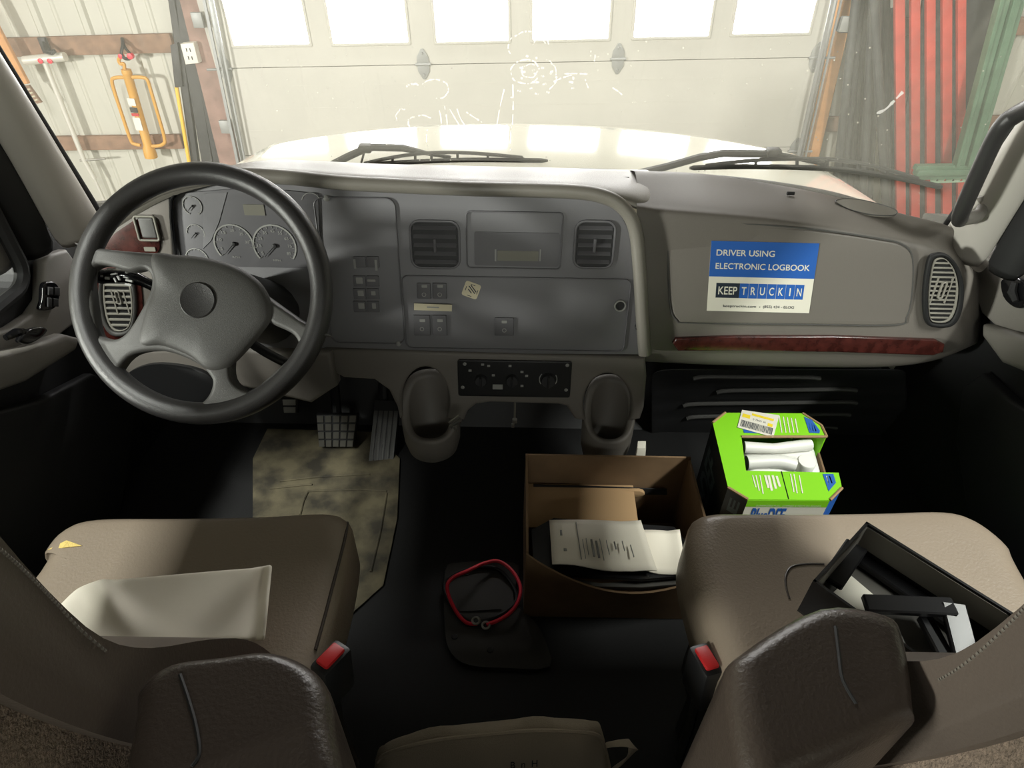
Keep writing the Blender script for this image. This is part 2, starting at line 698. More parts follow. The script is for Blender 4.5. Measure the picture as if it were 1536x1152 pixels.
# ---- sectional door
DP = Plane((0, DY, 0), (1, 0, 0.033), (0, 0, 1))
pxL = [(300, 0), (360, 245)]
zt, zb = 2.2, GZ + 0.08
xl = P(300, 0, y=DY).x
xr = P(1260, 0, y=DY).x
wins = [(342, 466, 68), (491, 614, 65.5), (646, 764, 63), (798, 913, 60), (949, 1063, 56), (1097, 1213, 51)]
holes = []
wq = []
for a, b, y in wins:
    p0 = DP.uv(a + 8, y)
    p1 = DP.uv(b, y)
    if a > 700:
        p0 = DP.uv(a, y)
        p1 = DP.uv(b, y)
    zz = (p0[1] + p1[1]) / 2
    wq.append((p0[0], p1[0], zz))
    holes.append([(p0[0], zz), (p1[0], zz + 0.004), (p1[0], zz + 0.36), (p0[0], zz + 0.36)])
door = MB()
seam_z = DP.uv(635, 97)[1]
sec_h = 0.60
tops = [zb, seam_z - 2 * sec_h + 0.0, seam_z - sec_h, seam_z, seam_z + 0.62, seam_z + 1.24, 2.2]
tops = [t for t in tops if t > zb + 0.03]
edges = [zb] + tops
for i in range(len(edges) - 1):
    lo, hi = edges[i] + 0.0025, edges[i + 1] - 0.0025
    hl = holes if abs(edges[i] - seam_z) < 0.01 else []
    door.plate([[(xl, lo), (xr, lo), (xr, hi), (xl, hi)]] + hl, DP, 0.045, 0.0, 0.0)
    # two shallow pressed lines per section
    if not hl:
        for t in (0.30, 0.55, 0.80):
            z = lerp(lo, hi, t)
            door.plate([[(xl, z - 0.0015), (xr, z - 0.0015), (xr, z + 0.0015), (xl, z + 0.0015)]], DP, 0.002, 0, 0.0008)
d1 = struct('door_1', door, ['doorp', 'seam'], smooth=False)
for i, (a, b, zz) in enumerate(wq):
    f = MB()
    f.plate([rrect(a - 0.012, zz - 0.012, b + 0.012, zz + 0.372, 0.01), rrect(a + 0.006, zz + 0.006, b - 0.006, zz + 0.354, 0.006)], DP, 0.012, 0.003, 0.008)
    fr = f.build('window_frame', 'doorp', d1)
    g = MB()
    g.plate([[(a, zz), (b, zz), (b, zz + 0.36), (a, zz + 0.36)]], DP, 0.006, 0, -0.002)
    g.build('pane', 'pane', fr, smooth=False)


def hinge(px, py, w=0.085, h=0.17, roller=0):
    u, v = DP.uv(px, py)
    mb = MB()
    for sgn in (1, -1):
        mb.plate([[(u - w / 2, v + sgn * 0.008), (u + w / 2, v + sgn * 0.008), (u + w / 2.2, v + sgn * h * 0.28), (u + w * 0.1, v + sgn * h * 0.56), (u - w * 0.1, v + sgn * h * 0.56), (u - w / 2.2, v + sgn * h * 0.28)][::sgn]], DP, 0.006, 0.001, 0.009)
    mb.tube([DP.at(u - w * 0.62, v, 0.013), DP.at(u + w * 0.62, v, 0.013)], 0.009, 8)
    for q in ((0, 0.4), (0, -0.4)):
        mb.lathe([(0, 0.018), (0.006, 0.016), (0.008, 0.008)], DP.at(u + q[0] * w, v + q[1] * h), DP.n, 8)
    if roller:
        mb.tube([DP.at(u, v, 0.02), DP.at(u + roller * 0.12, v, 0.02)], 0.008, 8)
    mb.build('hinge', 'hinge', d1)


hinge(635, 96)
hinge(927, 88)
hinge(338, 103, roller=-1)
hinge(1224, 86, roller=1)
hinge(1192, 226, roller=1)

# ---- jambs, tracks
def stick(name, pa, pb, w, d, ya, yb, mats, label=None, cat=None, kind=None, ext=1.6, ext_dn=1.0, group=None, bev=0.004):
    """a straight length of timber or steel through two pixels, run on past the frame at both ends"""
    A, B = P(pa[0], pa[1], y=ya), P(pb[0], pb[1], y=yb)
    t = (B - A).normalized()
    A2 = A - t * ext
    B2 = B + t * ext_dn
    if B2.z < GZ + 0.002:
        B2 = A + t * ((GZ + 0.002 - A.z) / t.z)
    sd = t.cross(V((0, 1, 0))).normalized()
    fd = sd.cross(t).normalized()
    if fd.y > 0:
        fd = -fd
    mb = MB()
    q = []
    for e in (A2, B2):
        q += [e - sd * w / 2, e + sd * w / 2, e + sd * w / 2 - fd * d, e - sd * w / 2 - fd * d]
    mb.hexa(q, 0, bev, 1)
    o = mb.build(name, mats)
    if label:
        tag(o, label, cat, group)
    if kind:
        o['kind'] = kind
    return o


stick('trim_1', (286, 0), (344, 245), 0.15, 0.10, 4.80, 4.80, 'post', kind='structure')
stick('trim_2', (1275, 0), (1221, 238), 0.075, 0.10, 4.82, 4.82, 'fir', kind='structure')


def track(name, pa, pb, label):
    A, B = P(*pa, y=4.70), P(*pb, y=4.70)
    t = (B - A).normalized()
    A = A - t * 1.3
    B = A + t * ((GZ + 0.002 - A.z) / t.z)
    mb = MB()
    for dx, w in ((-0.028, 0.02), (0.0, 0.006), (0.028, 0.012)):
        q = []
        for e in (A, B):
            dd = 0.012 if dx else 0.05
            q += [e + V((dx - w / 2, -0.0, 0)), e + V((dx + w / 2, 0, 0)), e + V((dx + w / 2, dd, 0)), e + V((dx - w / 2, dd, 0))]
        mb.hexa(q)
    r = thing(name, B, label, 'door track')
    mb.build('rail', 'zinc', r, smooth=False)
    return r


tr = track('door_track', (312, 0), (362, 245), 'grey galvanised door track beside the rough red-brown post')
tr2 = track('door_track', (1256, 0), (1203, 236), 'grey galvanised door track beside the orange fir stud')
for (px, py), r in (((297, 30), tr), ((338, 190), tr), ((1268, 36), tr2)):
    c = P(px, py, y=4.72)
    mb = MB(); mb.box(c, (0.07, 0.03, 0.09), bev=0.004); mb.build('bracket', 'hinge', r)

# ---- girts on the wall
def girt(pa, pb, h, label, y=4.93):
    A, B = P(*pa, y=y), P(*pb, y=y)
    mb = MB()
    mb.prism([A + V((0, 0, -h / 2)), B + V((0, 0, -h / 2)), B + V((0, 0, h / 2)), A + V((0, 0, h / 2))], (0, 0.035, 0), 0, 0.003, 1)
    return tag(mb.build('wall_girt', 'girt'), label, 'board', 'brown girts on the garage wall')


girt((-400, 83), (258, 65), 0.12, 'upper brown horizontal girt on left wall behind the hanging tools')
girt((-400, 224), (272, 213), 0.105, 'lower brown horizontal girt on left wall behind the hanging tools')
girt((1283, 42), (1960, 36), 0.11, 'upper brown horizontal girt on right wall behind the red slats')
girt((1232, 187), (1960, 182), 0.105, 'lower brown horizontal girt on right wall behind the red slats')

tag(stick('leaning_board', (-10, 40), (34, 122), 0.06, 0.03, 4.80, 4.80, 'fir', ext=0.9, ext_dn=0.02), 'pale tan board leaning by the windshield pillar, left of the T-bar', 'board')
mb = MB()
q = [P(36, 129, y=4.8), P(43, 128, y=4.8), P(62, 154, y=4.8), P(55, 156, y=4.8)]
mb.prism(q, (0, 0.02, 0), 0)
for t in (0.2, 0.4, 0.6, 0.8):
    a = q[0].lerp(q[3], t); b = q[1].lerp(q[2], t)
    mb.tube([a.lerp(b, 0.2) + V((0, -0.002, 0)), a.lerp(b, 0.8) + V((0, -0.002, 0))], 0.006, 6, 1)
tag(mb.build('wall_tag', ['girt', 'cream'], smooth=False), 'small brown tag with pale print at end of the tan board', 'tag')

# ---- T-handle probe bar hanging on the upper girt
y = 4.86
r = thing('soil_probe', P(66, 95, y=y), 'long steel T-handle probe bar hanging from the upper left girt', 'probe bar')
mb = MB(); mb.tube([P(37, 91, y=y), P(98, 85, y=y)], 0.030, 12); mb.build('handle', 'bright', r)
mb = MB(); mb.tube([P(66, 90, y=y), P(126, 240, y=y), P(142, 268, y=y)], 0.018, 10)
mb.tube([P(139, 262, y=y), P(162, 312, y=y), P(185, 365, y=y)], 0.011, 8); mb.build('rod', 'bright', r)
mb = MB(); mb.tube([P(120, 241, y=y), P(158, 238, y=y)], 0.008, 8); mb.build('foot_peg', 'metal', r)
for px in (62, 76):
    mb = MB()
    mb.lathe([(0, -0.02), (0.017, -0.015), (0.017, 0.015), (0, 0.02)], P(px, 91, y=y - 0.02), (0, 1, 0), 10)
    mb.build('grip', 'redwire', r)
mb = MB()
mb.box(P(67, 68, y=4.9), (0.05, 0.03, 0.10), bev=0.004)
mb.tube([P(66, 64, y=4.89), P(69, 78, y=4.82), P(78, 80, y=4.80), P(82, 76, y=4.80)], 0.013, 8)
tag(mb.build('wall_hook', 'dark'), 'dark double hook on the girt holding the T-bar', 'hook')

# ---- post driver
y = 4.84
r = thing('post_driver', P(200, 150, y=y), 'ochre yellow steel post driver with two side handles hanging on wall', 'post driver')
A, B = P(189, 104, y=y), P(227, 236, y=y)
t = (B - A).normalized()
L = (B - A).length
mb = MB()
mb.lathe([(0, 0), (0.032, 0), (0.034, 0.02), (0.034, 0.03), (0.031, 0.035), (0.031, L - 0.09), (0.042, L - 0.07), (0.046, L - 0.02), (0.045, L), (0, L)], A, t, 20)
mb.tube(cr([P(187, 106, y=y), P(186, 96, y=y), P(181, 96, y=y), P(178, 90, y=y), P(182, 84, y=y)], 5), 0.012, 8)
mb.build('barrel', 'ochre', r)
hl = [(192, 118), (183, 116), (172, 117), (168, 121), (172, 138), (184, 175), (196, 210), (202, 216), (211, 218)]
hr = [(196, 116), (212, 116), (221, 120), (227, 138), (238, 175), (247, 208), (245, 216), (236, 219), (222, 219)]
for h in (hl, hr):
    mb = MB(); mb.tube(cr([P(a, b, y=y) for a, b in h], 5), 0.0125, 8); mb.build('handle', 'ochre', r)
mb = MB()
lp = Plane(P(203, 172, y=y - 0.035), (t.z, 0, -t.x), -t)
for (a, b), (hh, mi) in zip(((197, 153), (201, 165), (203, 172), (208, 186)), ((0.05, 0), (0.035, 1), (0.02, 2), (0.09, 0))):
    u, v = lp.uv(a, b)
    mb.plate([rrect(0 - 0.026, v - hh / 2, 0 + 0.026, v + hh / 2, 0.004, 2)], lp, 0.004, 0, 0.0, mi)
mb.build('barrel_label', ['white', 'black', 'red'], r)
mb = MB()
mb.tube(cr([P(183, 58, y=4.92), P(184, 68, y=4.86), P(182, 80, y=y - 0.01), P(186, 87, y=y - 0.02), P(194, 88, y=y), P(197, 83, y=y)], 5), 0.011, 8)
mb.tube(cr([P(183, 60, y=4.92), P(188, 72, y=4.87), P(195, 80, y=y)], 5), 0.010, 8)
mb.lathe([(0, -0.02), (0.02, -0.016), (0.02, 0.016), (0, 0.02)], P(196, 84, y=y), (0, 1, 0), 10, 1)
mb.lathe([(0, -0.02), (0.016, -0.016), (0.016, 0.016), (0, 0.02)], P(182, 84, y=y - 0.012), (0, 1, 0), 10, 1)
tag(mb.build('wall_hook', ['dark', 'redwire']), 'red tipped hook on the girt holding the ochre post driver', 'hook')

# ---- tools and conduit left of the door
r = thing('yellow_handled_tool', P(275, 240, y=4.83), 'tool with dark blade and yellow fibreglass handle standing by grey conduits', 'tool')
mb = MB(); mb.tube([P(265, 131, y=4.82), P(284, 245, y=4.82), P(296, 330, y=4.82)], 0.014, 10); mb.build('handle', 'ochre2', r)
mb = MB(); q = [P(255, 68, y=4.82), P(266, 64, y=4.82), P(274, 130, y=4.82), P(262, 132, y=4.82)]; mb.prism(q, (0, 0.02, 0), 0, 0.004); mb.build('blade', 'pipe', r)
r = thing('outlet_box', P(283, 81, y=4.78), 'white electrical outlet box with two sockets on grey conduit', 'outlet')
mb = MB(); mb.prism([P(270, 66, y=4.74), P(290, 64, y=4.74), P(298, 95, y=4.74), P(278, 97, y=4.74)], (0, 0.06, 0), 0, 0.006); mb.build('cover', 'white', r)
for py in (75, 87):
    mb = MB(); c = P(284 + (py - 81) * .25, py, y=4.739)
    for dx in (-0.012, 0.012):
        mb.box(c + V((dx, 0, 0)), (0.006, 0.004, 0.022))
    mb.build('socket', 'black', r, smooth=False)
for i, (a, b, w, lab) in enumerate(((258, 292, 0.055, 'dark grey conduit between yellow handle and outlet box'), (270, 311, 0.085, 'wide grey channel standing beneath the white outlet box'), (281, 325, 0.05, 'grey conduit close to the rough red-brown post'))):
    stick('wall_conduit', (a, 0), (b, 245), w, 0.04, 4.84, 4.84, 'pipe', lab, 'conduit', group='conduits left of the door')

# ---- right of the door: dark poles
poles = [(1284, 1255, 4.59), (1291, 1265, 4.655), (1298, 1275, 4.72), (1304, 1286, 4.785), (1310, 1295, 4.59), (1317, 1304, 4.655), (1311, 1327, 4.52), (1328, 1330, 4.72), (1337, 1337, 4.785)]
plab = ['first dark pole beside the orange fir stud', 'second dark pole right of the orange fir stud', 'third dark pole right of the orange fir stud', 'fourth dark pole right of the orange fir stud',
        'fifth dark pole right of the orange fir stud', 'sixth dark pole, last of the tight bundle', 'dark pole that slants right across the gap beside the bundle', 'dark upright strip just left of the red slats', 'last dark strip touching the red slats']
for (a, b, y), lab in zip(poles, plab):
    A, B = P(a, 0, y=y + 0.12), P(b, 272, y=y)
    t = (B - A).normalized()
    A2 = A - t * 0.9
    B2 = A + t * ((GZ + 0.003 - A.z) / t.z)
    A2 = A2 if A2.y < 4.9 else A + t * ((4.9 - A.y) / t.y)
    mb = MB(); mb.tube([A2, B2], 0.029, 10)
    tag(mb.build('steel_pole', 'pipe'), lab, 'pole', 'dark poles leaning right of the door')
mb = MB(); c = P(1268, 37, y=4.76); mb.box(c, (0.09, 0.06, 0.09), bev=0.012); mb.box(c + V((0.02, -0.04, 0.01)), (0.05, 0.03, 0.05), bev=0.008)
tag(mb.build('sensor_bracket', 'pipe'), 'dark block clamped on the orange fir stud', 'bracket')

# ---- red slatted panel
y = 4.66
r = thing('red_slatted_panel', P(1396, 330, y=y), 'tall red painted steel panel of five upright slats', 'panel')
mb = MB()
q = [P(1342, -20, y=y + 0.03), P(1452, -20, y=y + 0.03), P(1450, 340, y=y + 0.03), P(1344, 340, y=y + 0.03)]
top = [V((q[0].x, q[0].y, 1.6)), V((q[1].x, q[1].y, 1.6))]
mb.prism([top[0], top[1], V((q[2].x, q[2].y, GZ + 0.01)), V((q[3].x, q[3].y, GZ + 0.01))], (0, 0.02, 0)); mb.build('backing', 'pipe', r, smooth=False)
for (a, b), (c, d) in zip(((1343, 1358), (1367, 1381), (1390, 1404), (1414, 1429), (1437, 1450)), ((1345, 1359), (1367, 1380), (1390, 1403), (1414, 1428), (1437, 1448))):
    A0, A1 = P(a, 0, y=y), P(b, 0, y=y)
    B0, B1 = P(c, 330, y=y), P(d, 330, y=y)
    def run(A, B, z):
        t_ = (z - A.z) / (B.z - A.z)
        return A.lerp(B, t_)
    mb = MB()
    mb.prism([run(A0, B0, 1.6), run(A1, B1, 1.6), run(A1, B1, GZ + 0.01), run(A0, B0, GZ + 0.01)], (0, 0.03, 0), 0, 0.004)
    mb.build('slat', 'redsteel', r)

# ---- green frame leaning in front
y = 4.52
r = thing('green_frame', P(1420, 270, y=y), 'green painted steel frame leaning in front of the red slats', 'frame')
mb = MB()
A, B = P(1519, -10, y=y), P(1448, 246, y=y)
t = (A - B).normalized()
w = t.cross(V((0, 1, 0))).normalized()
for off, ww, dd in ((-0.055, 0.035, 0.03), (-0.012, 0.045, 0.05), (0.035, 0.04, 0.025), (0.07, 0.025, 0.04)):
    q = []
    for e in (B, A + t * 1.0):
        c = e + w * off
        q += [c - w * ww / 2 + V((0, -dd, 0)), c + w * ww / 2 + V((0, -dd, 0)), c + w * ww / 2 + V((0, 0.02, 0)), c - w * ww / 2 + V((0, 0.02, 0))]
    mb.hexa(q, 0, 0.003, 1)
mb.build('upright', 'greensteel', r)
mb = MB()
for (a, b), dd in (((246, 252), 0.03), ((251, 259), 0.05), ((258, 266), 0.03)):
    q0 = [P(1370, b + 2, y=y), P(1458, b, y=y), P(1460, a, y=y), P(1374, a + 1, y=y)]
    mb.prism([p + V((0, -dd, 0)) for p in q0], (0, dd + 0.02, 0), 0, 0.003)
mb.build('bottom_rail', 'greensteel', r)
fp = Plane((0, y - 0.01, 0), (1, 0, 0), (0, 0, 1))
mb = MB()
mb.plate([[fp.uv(1396, 275), fp.uv(1456, 273), fp.uv(1458, 266), fp.uv(1396, 267)]] + [circ(*fp.uv(px, 270.5), 0.008, 10) for px in (1406, 1418, 1430, 1442)], fp, 0.006)
M['greenlight'] = mat('pale_green_steel', rgb(150, 176, 148), 0.5)
part(mb.build('flange', 'greenlight', r), 'paler flange with holes')

# ================================================================== TRUCK NOSE
def hood_z(x, y):
    d = y - 1.70
    cx = abs(x - 0.06)
    return 0.612 - 0.035 * d - 0.068 * d * d - 0.03 * (cx / 0.95) ** 2


mb = MB()
cols_ = []
for k in range(41):
    u = -1 + 2 * k / 40
    cx = 1.0 * u
    yf = 2.76 - 0.42 * abs(u) ** 2.4
    col = []
    for j in range(24):
        v = j / 23
        yy = lerp(1.795 - 0.42 * cx * cx, yf, v)
        xx = 0.06 + cx * (1.03 - 0.08 * v)
        col.append(V((xx, yy, hood_z(xx, yy))))
    e = col[-1]
    for dy, dz in ((0.03, -0.010), (0.06, -0.03), (0.085, -0.07), (0.095, -0.14), (0.10, -0.45)):
        col.append(e + V((0.03 * u * abs(u) * (dy / 0.1), dy, dz)))
    cols_.append(col)
for sgn, base in ((-1, cols_[0]), (1, cols_[-1])):
    for dx, dz in ((0.02, -0.012), (0.035, -0.05), (0.04, -0.4)):
        c = [p + V((sgn * dx, 0, dz)) for p in base]
        if sgn < 0:
            cols_.insert(0, c)
        else:
            cols_.append(c)
mb.grid(cols_)
h = thing('truck_hood', (0.06, 2.2, 0.4), 'cream painted truck hood ahead of the windshield with window reflections', 'hood')
o = mb.build('shell', 'hood', h, angle=70)
mb = MB()
c = P(789, 189.5, y=2.72)
A, B = P(742, 190, y=2.78), P(838, 190, y=2.78)
mb.tube([A + V((0, 0, -0.05)), A, B, B + V((0, 0, -0.05))], 0.005, 8)
mb.build('handle', 'black', h)
# cowl strip between hood and glass
mb = MB()
ct = cr([(430, 262, 1.62), (540, 258, 1.69), (640, 256, 1.73), (760, 251, 1.76), (860, 250, 1.77), (960, 253, 1.75), (1060, 259, 1.69), (1150, 268, 1.62), (1250, 285, 1.53), (1330, 310, 1.44), (1356, 324, 1.40)], 4)
T_ = [P(q.x, q.y, y=q.z) for q in ct]
mb.grid([[p + V((0, -0.05, -0.035)) for p in T_], [p + V((0, -0.03, -0.014)) for p in T_], [p + V((0, -0.006, 0)) for p in T_], [p + V((0, 0.004, -0.004)) for p in T_], [p + V((0, 0.008, -0.05)) for p in T_]])
tag(mb.build('cowl_panel', 'dark', sub=1), 'dark plastic cowl strip along the base of the windshield', 'cowl')

# ================================================================== CAB SHELL
XL, XR = -1.04, 1.12


def glass_y(x, z):
    return 1.72 - 0.38 * x * x - 0.25 * (z - 0.70)


def GP(px, py, off=0.0):
    d = ray(px, py)
    t = 1.8
    for _ in range(30):
        p = EYE + d * t
        t = t + (glass_y(p.x, p.z) + off - p.y) / d.y * 0.9
    return EYE + d * t


mb = MB()
rows = []
for j in range(9):
    z = 0.63 + (1.62 - 0.63) * j / 8
    rows.append([V((x, glass_y(x, z), z)) for x in [-0.985 + 1.97 * k / 28 for k in range(29)]])
mb.grid(rows)
win1 = struct('window_1', mb, 'glass')
rn = random.Random(11)
def mark(pts, w, jit=1.5):
    p_ = cr([V((a + rn.uniform(-jit, jit), b + rn.uniform(-jit, jit), 0)) for a, b in pts], 5)
    mk = MB()
    q_ = [GP(v.x, v.y, -0.002) for v in p_]
    ww = w * 1.9 / FPX / 2
    for a, b in zip(q_, q_[1:]):
        if rn.random() < 0.22:
            continue
        sd_ = (b - a).cross(a - EYE).normalized() * ww * rn.uniform(0.5, 1.2)
        mk.faces([a - sd_, b - sd_, b + sd_, a + sd_], [(0, 1, 2, 3)])
    if len(mk.bm.faces):
        mk.build('dried_mark', 'residue', win1, smooth=False)
    else:
        mk.bm.free()
def ring(cx, cy, rx, ry, t0, t1, w):
    mark([(cx + rx * math.cos(t0 + (t1 - t0) * k / 9), cy + ry * math.sin(t0 + (t1 - t0) * k / 9)) for k in range(10)], w)
ring(652, 133, 22, 14, -2.8, 1.5, 1.6); ring(620, 130, 10, 4, 3.0, 5.6, 2.0)
ring(788, 108, 22, 18, 0.5, 6.0, 1.6); ring(794, 106, 12, 9, 0, 5.5, 1.3); ring(790, 70, 28, 22, 2.6, 6.1, 1.4); ring(820, 112, 14, 22, -1.5, 1.3, 1.5); ring(812, 68, 12, 12, 3.3, 6.2, 1.2)
ring(632, 184, 20, 10, 2.6, 5.6, 1.8); ring(604, 176, 10, 12, 2.8, 5.0, 1.4)
for x0, y0, x1, y1 in ((676, 164, 690, 190), (684, 160, 699, 192), (668, 158, 672, 190), (660, 166, 662, 186), (756, 130, 744, 188), (770, 128, 768, 186), (700, 168, 722, 184), (848, 112, 880, 110), (856, 112, 830, 122), (918, 132, 934, 142), (878, 120, 884, 132), (894, 82, 892, 92), (640, 196, 641, 214), (700, 196, 701, 218), (736, 190, 737, 220), (766, 190, 767, 226)):
    mark([(x0, y0), ((x0 + x1) / 2 + rn.uniform(-2, 2), (y0 + y1) / 2), (x1, y1)], 1.6)
for k in range(26):
    x, y_ = rn.uniform(765, 860), rn.gauss(112, 16)
    mark([(x, y_), (x + rn.uniform(2, 6), y_ + rn.uniform(-2, 3))], 2.2, 0.5)
mark([(1312, 170), (1328, 163), (1342, 150), (1354, 138)], 3.0)

mb = MB(); mb.box((0.03, 0.55, -0.03), (2.3, 2.3, 0.06)); struct('floor', mb, 'floor')
mb = MB()
mb.prism([V((XL, 1.42, 0)), V((XL, 1.66, 0.30)), V((XL, 1.68, 0.53)), V((XL, 1.74, 0.53)), V((XL, 1.74, -0.02)), V((XL, 1.42, -0.02))], (XR - XL, 0, 0))
struct('wall_front', mb, 'dark', smooth=False)
mb = MB(); mb.box((0.03, 0.42, 1.75), (2.3, 2.05, 0.06)); struct('ceiling', mb, 'headliner')
# back wall with a wide rear window
RB = Plane((0, -0.60, 0), (1, 0, 0), (0, 0, 1))
mb = MB(); mb.plate([[(XL, -0.06), (XR, -0.06), (XR, 1.78), (XL, 1.78)], rrect(-0.95, 0.85, 1.0, 1.62, 0.06)], RB, 0.05); struct('wall_back', mb, 'headliner', smooth=False)
mb = MB(); mb.box((0.025, -0.625, 1.235), (1.95, 0.006, 0.77)); struct('window_4', mb, 'clear', smooth=False)

LPn = Plane((XL, 0, 0), (0, 1, 0), (0, 0, 1))
RPn = Plane((XR, 0, 0), (0, -1, 0), (0, 0, 1))
cL = LPn.uv(42, 425)
winL = rrect(-0.35, 0.615, cL[0], 1.55, 0.05)
mb = MB(); mb.plate([[(-0.62, -0.06), (1.66, -0.06), (1.66, 0.60), (1.37, 0.70), (1.30, 1.78), (-0.62, 1.78)], winL], LPn, 0.05, 0, 0.0); struct('wall_left', mb, 'dark', smooth=False)
mb = MB(); mb.box((XL - 0.03, (cL[0] - 0.35) / 2, 1.08), (0.006, cL[0] + 0.35, 0.93)); struct('window_2', mb, 'clear', smooth=False)
cR = RPn.uv(1556, 380)
winR = rrect(cR[0], cR[1] + 0.02, 0.35, 1.55, 0.05)
mb = MB(); mb.plate([[(0.62, -0.06), (0.62, 1.78), (-1.30, 1.78), (-1.37, 0.70), (-1.66, 0.60), (-1.66, -0.06)], winR], RPn, 0.05, 0, 0.0); struct('wall_right', mb, 'dark', smooth=False)
mb = MB(); mb.box((XR + 0.03, (-cR[0] - 0.35) / 2, (cR[1] + 1.56) / 2), (0.006, -cR[0] + 0.35, 1.54 - cR[1])); struct('window_3', mb, 'clear', smooth=False)

# ---- pillars
def pillar(side):
    xe = -0.955 if side < 0 else 0.975
    sec = [(0.004, 0.012), (0.002, 0.004), (0.0, 0.0), (-0.004, -0.006)], [(-0.003, -0.004), (0.011, -0.009), (0.022, -0.026), (0.018, -0.048), (0.004, -0.068), (-0.016, -0.080), (-0.036, -0.084)], [(-0.034, -0.082), (-0.042, -0.108), (-0.056, -0.128), (-0.078, -0.138)], [(-0.076, -0.136), (-0.082, -0.17), (-0.09, -0.22)]
    names = ('windshield_seal', 'pillar_cover', 'door_seal', 'door_frame')
    mats = ('rubber', 'pillar', 'rubber', 'trim')
    root = bpy.data.objects.new('trim_3' if side < 0 else 'trim_4', None)
    COL.objects.link(root)
    root['kind'] = 'structure'
    for nm, sc, mt in zip(names, sec, mats):
        rows = []
        for j in range(9):
            z = 0.64 + (1.72 - 0.64) * j / 8
            yb = glass_y(xe, z) - 0.01
            k = max(0, 1 - (z - 0.64) / 0.25)
            rows.append([V((xe + (1 if side < 0 else -1) * (a - 0.02 * k * (0 if b > -0.02 else 1)), yb + b * (1 + 0.25 * k), z)) for a, b in sc])
        mb = MB(); mb.grid(rows)
        mb.build(nm, mt, root, sub=1, solid=0.004, solid_off=0)
    return root


pl_ = pillar(-1)
pr_ = pillar(1)

# ---- left door furniture
def trimplate(name, pl, pts, mt, th, bev, off=None, parent=None, label=None, cat=None, n=0, holes=()):
    q = [pl.uv(a, b) for a, b in pts]
    if n:
        q = cr2(q, n)
    mb = MB(); mb.plate([q] + [[pl.uv(a, b) for a, b in h_] for h_ in holes], pl, th, bev, th if off is None else off)
    o = mb.build(name, mt, parent, angle=50)
    if label and cat:
        tag(o, label, cat)
    return o


dl = thing('door_panel', LPn.px(60, 560), 'grey inner door trim on the driver side with lever and window switch', 'door panel')
LP2 = Plane((XL + 0.03, 0, 0), (0, 1, 0), (0, 0, 1))
trimplate('upper_trim', LPn, [(46, 392), (60, 380), (82, 374), (100, 398), (116, 440), (108, 476), (62, 508), (0, 540), (-120, 585), (-120, 528), (0, 490), (30, 470), (45, 448)], 'trim', 0.03, 0.008, parent=dl)
mb = MB(); q = [LPn.uv(a, b) for a, b in ((-200, 560), (0, 520), (60, 500), (84, 506), (78, 525), (0, 572), (-200, 640))]
mb.plate([q], LPn, 0.055, 0.015, 0.06); mb.build('armrest_ledge', 'trim', dl)
mb = MB(); q = [LPn.uv(a, b) for a, b in ((-200, 660), (40, 600), (120, 560), (190, 590), (165, 760), (120, 830), (-200, 990))]
mb.plate([q], LPn, 0.03, 0.008, 0.032); mb.build('map_pocket', 'dark', dl)
wl = [(a, b) for a, b in winL]
mb = MB()
mb.tube([LPn.at(a, b, 0.006) for a, b in winL], 0.014, 8, closed=True); mb.build('window_seal', 'rubber', dl)
sw = MB(); pts = [(60, 426), (72, 422), (82, 430), (83, 446), (78, 460), (68, 465), (55, 464), (58, 450)]
sw.plate([cr2([LP2.uv(a, b) for a, b in pts], 3)], LP2, 0.012, 0.003, 0.010)
sw = part(sw.build('window_switch', 'gloss', dl), 'black rocker window switch')
for (x0, y0, x1, y1) in ((63, 430, 70, 442), (72, 430, 80, 443), (62, 446, 68, 460), (70, 447, 78, 459)):
    b = MB(); b.plate([[LP2.uv(a, c) for a, c in ((x0, y0), (x1, y0 + 1), (x1, y1 + 1), (x0, y1))]], LP2, 0.005, 0.002, 0.0155); b.build('rocker', 'dark', sw)
mb = MB(); mb.plate([cr2([LP2.uv(a, b) for a, b in ((5, 510), (20, 494), (40, 490), (48, 496), (36, 508), (18, 516))], 3)], LP2, 0.014, 0.004, 0.034)
mb.tube([LP2.px(8, 507, 0.04), LP2.px(24, 499, 0.046), (LP2.px(36, 497, 0.046))], [0.006, 0.009, 0.006], 8)
part(mb.build('door_lever', 'gloss', dl), 'black inner door lever')

# ---- right door furniture
dr = thing('door_panel', RPn.px(1510, 560), 'grey inner door trim on the passenger side with black pull switch', 'door panel')
RP2 = Plane((XR - 0.03, 0, 0), (0, -1, 0), (0, 0, 1))
trimplate('upper_trim', RPn, [(1484, 372), (1500, 368), (1640, 390), (1640, 500), (1536, 500), (1512, 490), (1490, 470), (1476, 430)], 'trim', 0.03, 0.008, parent=dr)
mb = MB(); q = [RPn.uv(a, b) for a, b in ((1700, 700), (1536, 600), (1492, 560), (1462, 580), (1452, 660), (1468, 760), (1500, 850), (1700, 1050))]
mb.plate([q], RPn, 0.03, 0.008, 0.032); mb.build('map_pocket', 'dark', dr)
mb = MB(); q = [RPn.uv(a, b) for a, b in ((1506, 486), (1536, 494), (1700, 545), (1700, 610), (1536, 545), (1506, 506))]
mb.plate([q], RPn, 0.05, 0.015, 0.055); mb.build('armrest_ledge', 'trim', dr)
mb = MB(); mb.tube([RPn.at(a, b, 0.006) for a, b in winR], 0.014, 8, closed=True); mb.build('window_seal', 'rubber', dr)
mb = MB(); pts = [(1508, 424), (1516, 416), (1530, 416), (1544, 424), (1548, 450), (1540, 462), (1526, 460), (1512, 446)]
mb.plate([cr2([RP2.uv(a, b) for a, b in pts], 3)], RP2, 0.014, 0.004, 0.012)
s2 = part(mb.build('door_lever', 'gloss', dr), 'black inner door lever')
